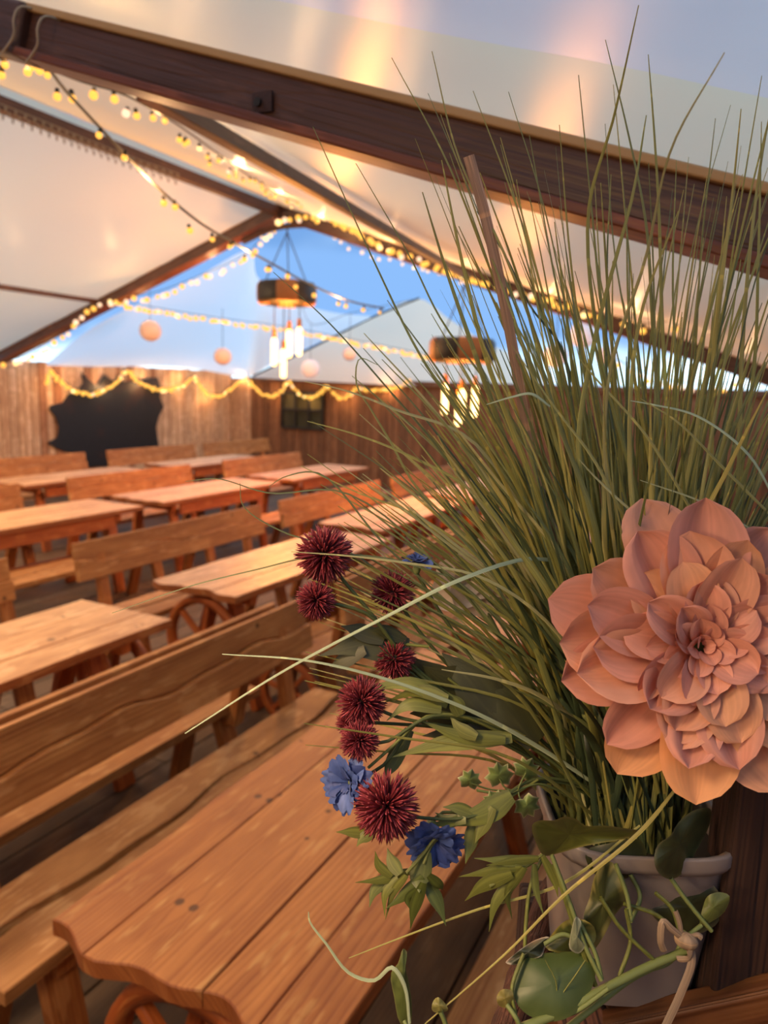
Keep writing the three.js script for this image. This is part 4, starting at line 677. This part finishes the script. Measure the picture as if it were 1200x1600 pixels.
const ivyShape = (cx, cy, r, a) => [[0, -1], [0.30, -0.62], [0.72, -0.72], [0.66, -0.28], [1.05, 0.0], [0.72, 0.30], [0.58, 0.70], [0.2, 0.62], [0, 0.5], [-0.2, 0.62], [-0.58, 0.7], [-0.72, 0.30], [-1.05, 0.0], [-0.66, -0.28], [-0.72, -0.72], [-0.30, -0.62]].map(([x, y]) => [cx + r * (x * Math.cos(a) - y * Math.sin(a)), cy + r * (x * Math.sin(a) + y * Math.cos(a))]);
{
  const t = thing('ivy_sprig', 'small variegated ivy sprig with star shaped leaves at the pot rim', 'ivy', at(860, 1235, .50));
  partW(t, 'stem', tube([at(745, 1235, .475), at(790, 1240, .48), at(840, 1225, .49), at(900, 1250, .51)], 0.0009, 20, 5), stemM2);
  for (const [x, y, r, a, d] of [[734, 1219, 19, 0.2, .474], [780, 1212, 23, -0.15, .478], [822, 1203, 22, 0.5, .485], [772, 1252, 19, -0.4, .476], [823, 1258, 22, 2.6, .48]]) {
    partW(t, 'leaf', outlineLeaf(t, ivyShape(x, y, r, a), d, { sharp: true, rim: 0.80, tx: 0.15, ty: 0.2, rimColor: [0.66, 0.66, 0.36], color: [0.20, 0.30, 0.09] }), varM);
    partW(t, 'petiole', tube([at(x, y + 4, d + 0.002), at(mixn(x, 800, 0.5), mixn(y, 1240, 0.7), .482), at(810, 1236, .484)], 0.0006, 8, 5), stemM2);
  }
}
function broad(label, o, pts, d, pet) {
  const c = at(pts[0][0], pts[0][1], d), t = thing('broad_leaf', label, 'leaf', c);
  partW(t, 'blade', outlineLeaf(t, pts, d, o), varM);
  if (pet) partW(t, 'petiole', tube(pet.map((p) => at(...p)), 0.0014, 24, 6), stemM2);
  for (const v of o.veins || []) partW(t, 'vein', tube(v.map(([x, y]) => at(x, y, d - 0.0016)), 0.0004, 8, 4), leafM[2]);
}
broad('wide wavy leaf with yellow green edges lying over the pot rim', { color: [0.13, 0.16, 0.03], rimColor: [0.30, 0.29, 0.09], cup: -0.004, ty: 0.5, wave: 0.003, c: [890, 1304] }, [[831, 1290], [842, 1282], [865, 1282], [882, 1276], [900, 1280], [915, 1290], [945, 1290], [975, 1294], [1002, 1299], [975, 1311], [940, 1317], [905, 1324], [870, 1334], [850, 1337], [838, 1318]], .452, [[862, 1336, .45], [890, 1410, .445], [915, 1480, .44], [940, 1532, .435]]);
broad('large smooth round leaf at the bottom of the photo beside the bark board', { color: [0.085, 0.135, 0.035], color2: [0.095, 0.145, 0.04], rimColor: [0.12, 0.17, 0.05], cup: 0.006, ty: -0.2, wave: 0.001, veins: [[[862, 1588], [870, 1540], [852, 1500]], [[866, 1570], [895, 1530], [915, 1500]]] }, [[800, 1545], [806, 1515], [828, 1494], [868, 1488], [910, 1488], [930, 1500], [926, 1540], [905, 1578], [870, 1596], [832, 1590], [810, 1572]], .43, [[868, 1590, .43], [900, 1580, .428], [950, 1545, .43]]);
broad('dark folded leaf under the dahlia with a pale scalloped edge', { color: [0.06, 0.075, 0.02], rimColor: [0.20, 0.19, 0.07], cup: 0.005, tx: 0.5, wave: 0.003 }, [[1022, 1345], [1028, 1320], [1048, 1305], [1060, 1285], [1085, 1266], [1110, 1264], [1108, 1290], [1088, 1330], [1070, 1362], [1048, 1374], [1030, 1365]], .46, [[1048, 1372, .46], [1075, 1410, .458], [1112, 1455, .455]]);
broad('crinkled variegated leaf before the pot, middle of the vine', { color: [0.06, 0.075, 0.02], rimColor: [0.34, 0.32, 0.10], cup: 0.004, wave: 0.004, patch: true }, [[946, 1345], [962, 1352], [978, 1380], [980, 1405], [960, 1430], [942, 1465], [925, 1485], [914, 1460], [912, 1430], [922, 1400], [928, 1372]], .455, [[962, 1350, .455], [980, 1400, .452], [985, 1430, .45]]);
broad('curled leaf with a white wavy margin beside the bark board', { color: [0.045, 0.06, 0.035], rimColor: [0.62, 0.60, 0.50], cup: 0.004, wave: 0.004 }, [[790, 1504], [800, 1494], [815, 1482], [838, 1468], [858, 1464], [852, 1480], [846, 1494], [826, 1500], [806, 1508]], .44, [[850, 1475, .44], [880, 1460, .442], [905, 1470, .442]]);
broad('yellow green crinkled leaf above the large round leaf', { color: [0.08, 0.10, 0.025], rimColor: [0.42, 0.38, 0.08], cup: 0.003, wave: 0.004, patch: true }, [[852, 1480], [866, 1455], [885, 1438], [905, 1435], [928, 1448], [930, 1470], [912, 1486], [880, 1490]], .445, [[905, 1440, .445], [930, 1490, .44], [940, 1530, .436]]);
broad('silvery folded leaf tip hanging in front of the variegated leaf', { color: [0.20, 0.24, 0.15], rimColor: [0.50, 0.52, 0.40], cup: 0.002, wave: 0.001 }, [[900, 1432], [908, 1440], [906, 1465], [914, 1478], [904, 1490], [890, 1482], [892, 1458]], .438, null);
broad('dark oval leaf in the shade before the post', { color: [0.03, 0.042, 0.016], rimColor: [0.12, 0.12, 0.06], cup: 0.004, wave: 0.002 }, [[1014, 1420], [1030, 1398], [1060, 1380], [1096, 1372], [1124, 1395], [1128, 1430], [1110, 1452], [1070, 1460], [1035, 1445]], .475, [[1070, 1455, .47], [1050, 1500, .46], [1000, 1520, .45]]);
broad('small bright green spoon shaped leaf before the dark oval leaf', { color: [0.13, 0.17, 0.045], rimColor: [0.17, 0.2, 0.06], cup: 0.003, wave: 0.001 }, [[1098, 1418], [1106, 1400], [1124, 1394], [1140, 1400], [1132, 1425], [1112, 1440], [1094, 1448]], .455, [[1096, 1446, .455], [1080, 1458, .452], [1064, 1470, .45]]);
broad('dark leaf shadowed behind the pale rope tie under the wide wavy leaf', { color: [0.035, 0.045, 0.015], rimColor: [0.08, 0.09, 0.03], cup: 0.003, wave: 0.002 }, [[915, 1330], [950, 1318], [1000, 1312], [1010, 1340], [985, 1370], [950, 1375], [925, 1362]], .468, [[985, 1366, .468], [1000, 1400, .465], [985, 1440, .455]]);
broad('upright slim folded leaf at the bottom edge before the foreground table', { color: [0.10, 0.14, 0.035], rimColor: [0.20, 0.22, 0.07], cup: 0.004, wave: 0.001 }, [[630, 1482], [636, 1488], [634, 1510], [640, 1540], [644, 1580], [640, 1604], [626, 1600], [616, 1560], [611, 1520], [622, 1505]], .435, [[632, 1595, .435], [640, 1615, .43], [660, 1640, .43]]);
broad('tiny yellow green sprouting leaf at the bottom edge', { color: [0.26, 0.26, 0.08], rimColor: [0.34, 0.32, 0.10], cup: 0.002, wave: 0.001 }, [[676, 1566], [684, 1558], [694, 1566], [700, 1578], [690, 1582], [676, 1580]], .43, [[688, 1580, .43], [696, 1600, .43], [706, 1640, .43]]);
broad('yellowish leaf bud on the vine at the bottom edge by the bark board', { color: [0.24, 0.22, 0.06], rimColor: [0.34, 0.30, 0.09], cup: 0.002, wave: 0.001 }, [[776, 1558], [784, 1546], [800, 1548], [802, 1562], [796, 1574], [780, 1572]], .425, [[792, 1570, .425], [806, 1590, .42], [820, 1620, .42]]);
{
  const t = thing('trailing_vine', 'thick trailing green vine stems tied in front of the flower pot', 'vine', at(1060, 1490, .45));
  for (const [pts, r] of [[[[1072, 1486, .452], [1010, 1512, .445], [940, 1548, .435], [880, 1580, .428], [800, 1612, .42]], 0.0026], [[[1040, 1502, .455], [985, 1530, .448], [930, 1572, .44], [880, 1612, .43]], 0.0021], [[[930, 1540, .44], [900, 1455, .444], [866, 1350, .45]], 0.0016], [[[978, 1420, .45], [985, 1470, .448], [968, 1525, .444]], 0.0013], [[[938, 1402, .45], [970, 1450, .448], [1022, 1500, .448]], 0.0013], [[[975, 1412, .455], [1030, 1432, .455], [1058, 1462, .452]], 0.0013], [[[1024, 1395, .46], [1050, 1420, .458], [1064, 1468, .452]], 0.0013], [[[820, 1490, .45], [822, 1440, .455], [830, 1380, .46], [850, 1335, .465]], 0.0012], [[[806, 1590, .425], [800, 1545, .43], [818, 1490, .44]], 0.0012]])
    partW(t, 'stem', tube(pts.map((p) => at(...p)), r, 28, 7), r > 0.002 ? stemM2 : leafM[1]);
  const rf = phys({ color: C(0.42, 0.30, 0.20), map: streak, roughness: 0.55 }), k = thing('raffia_tie', 'pale raffia ribbon knotted round the vine with one tail hanging down', 'ribbon', at(1072, 1482, .448));
  partW(k, 'knot', new THREE.SphereGeometry(0.0055, 12, 10).scale(1.3, 0.9, 0.9).translate(...at(1072, 1470, .447).toArray()), rf);
  for (const [pts, w] of [[[[1074, 1468, .446], [1082, 1500, .444], [1066, 1550, .442], [1036, 1615, .44]], 3.2], [[[1072, 1470, .446], [1050, 1452, .444], [1036, 1440, .444], [1032, 1470, .444], [1038, 1488, .446]], 2.6], [[[1066, 1466, .447], [1062, 1440, .446], [1056, 1424, .446]], 2.0], [[[1074, 1468, .446], [1092, 1462, .445], [1098, 1466, .445]], 2.2], [[[1058, 1500, .446], [1078, 1498, .443], [1082, 1475, .443]], 2.6]])
    partW(k, 'ribbon', ribbon(pts.map((p) => at(...p)), () => w * 0.00075, TOCAM.clone().add(V(rr(-.5, .5), 0.2, rr(-.5, .5))), 0.5, 16), rf);
}

renderer.render(scene, camera);
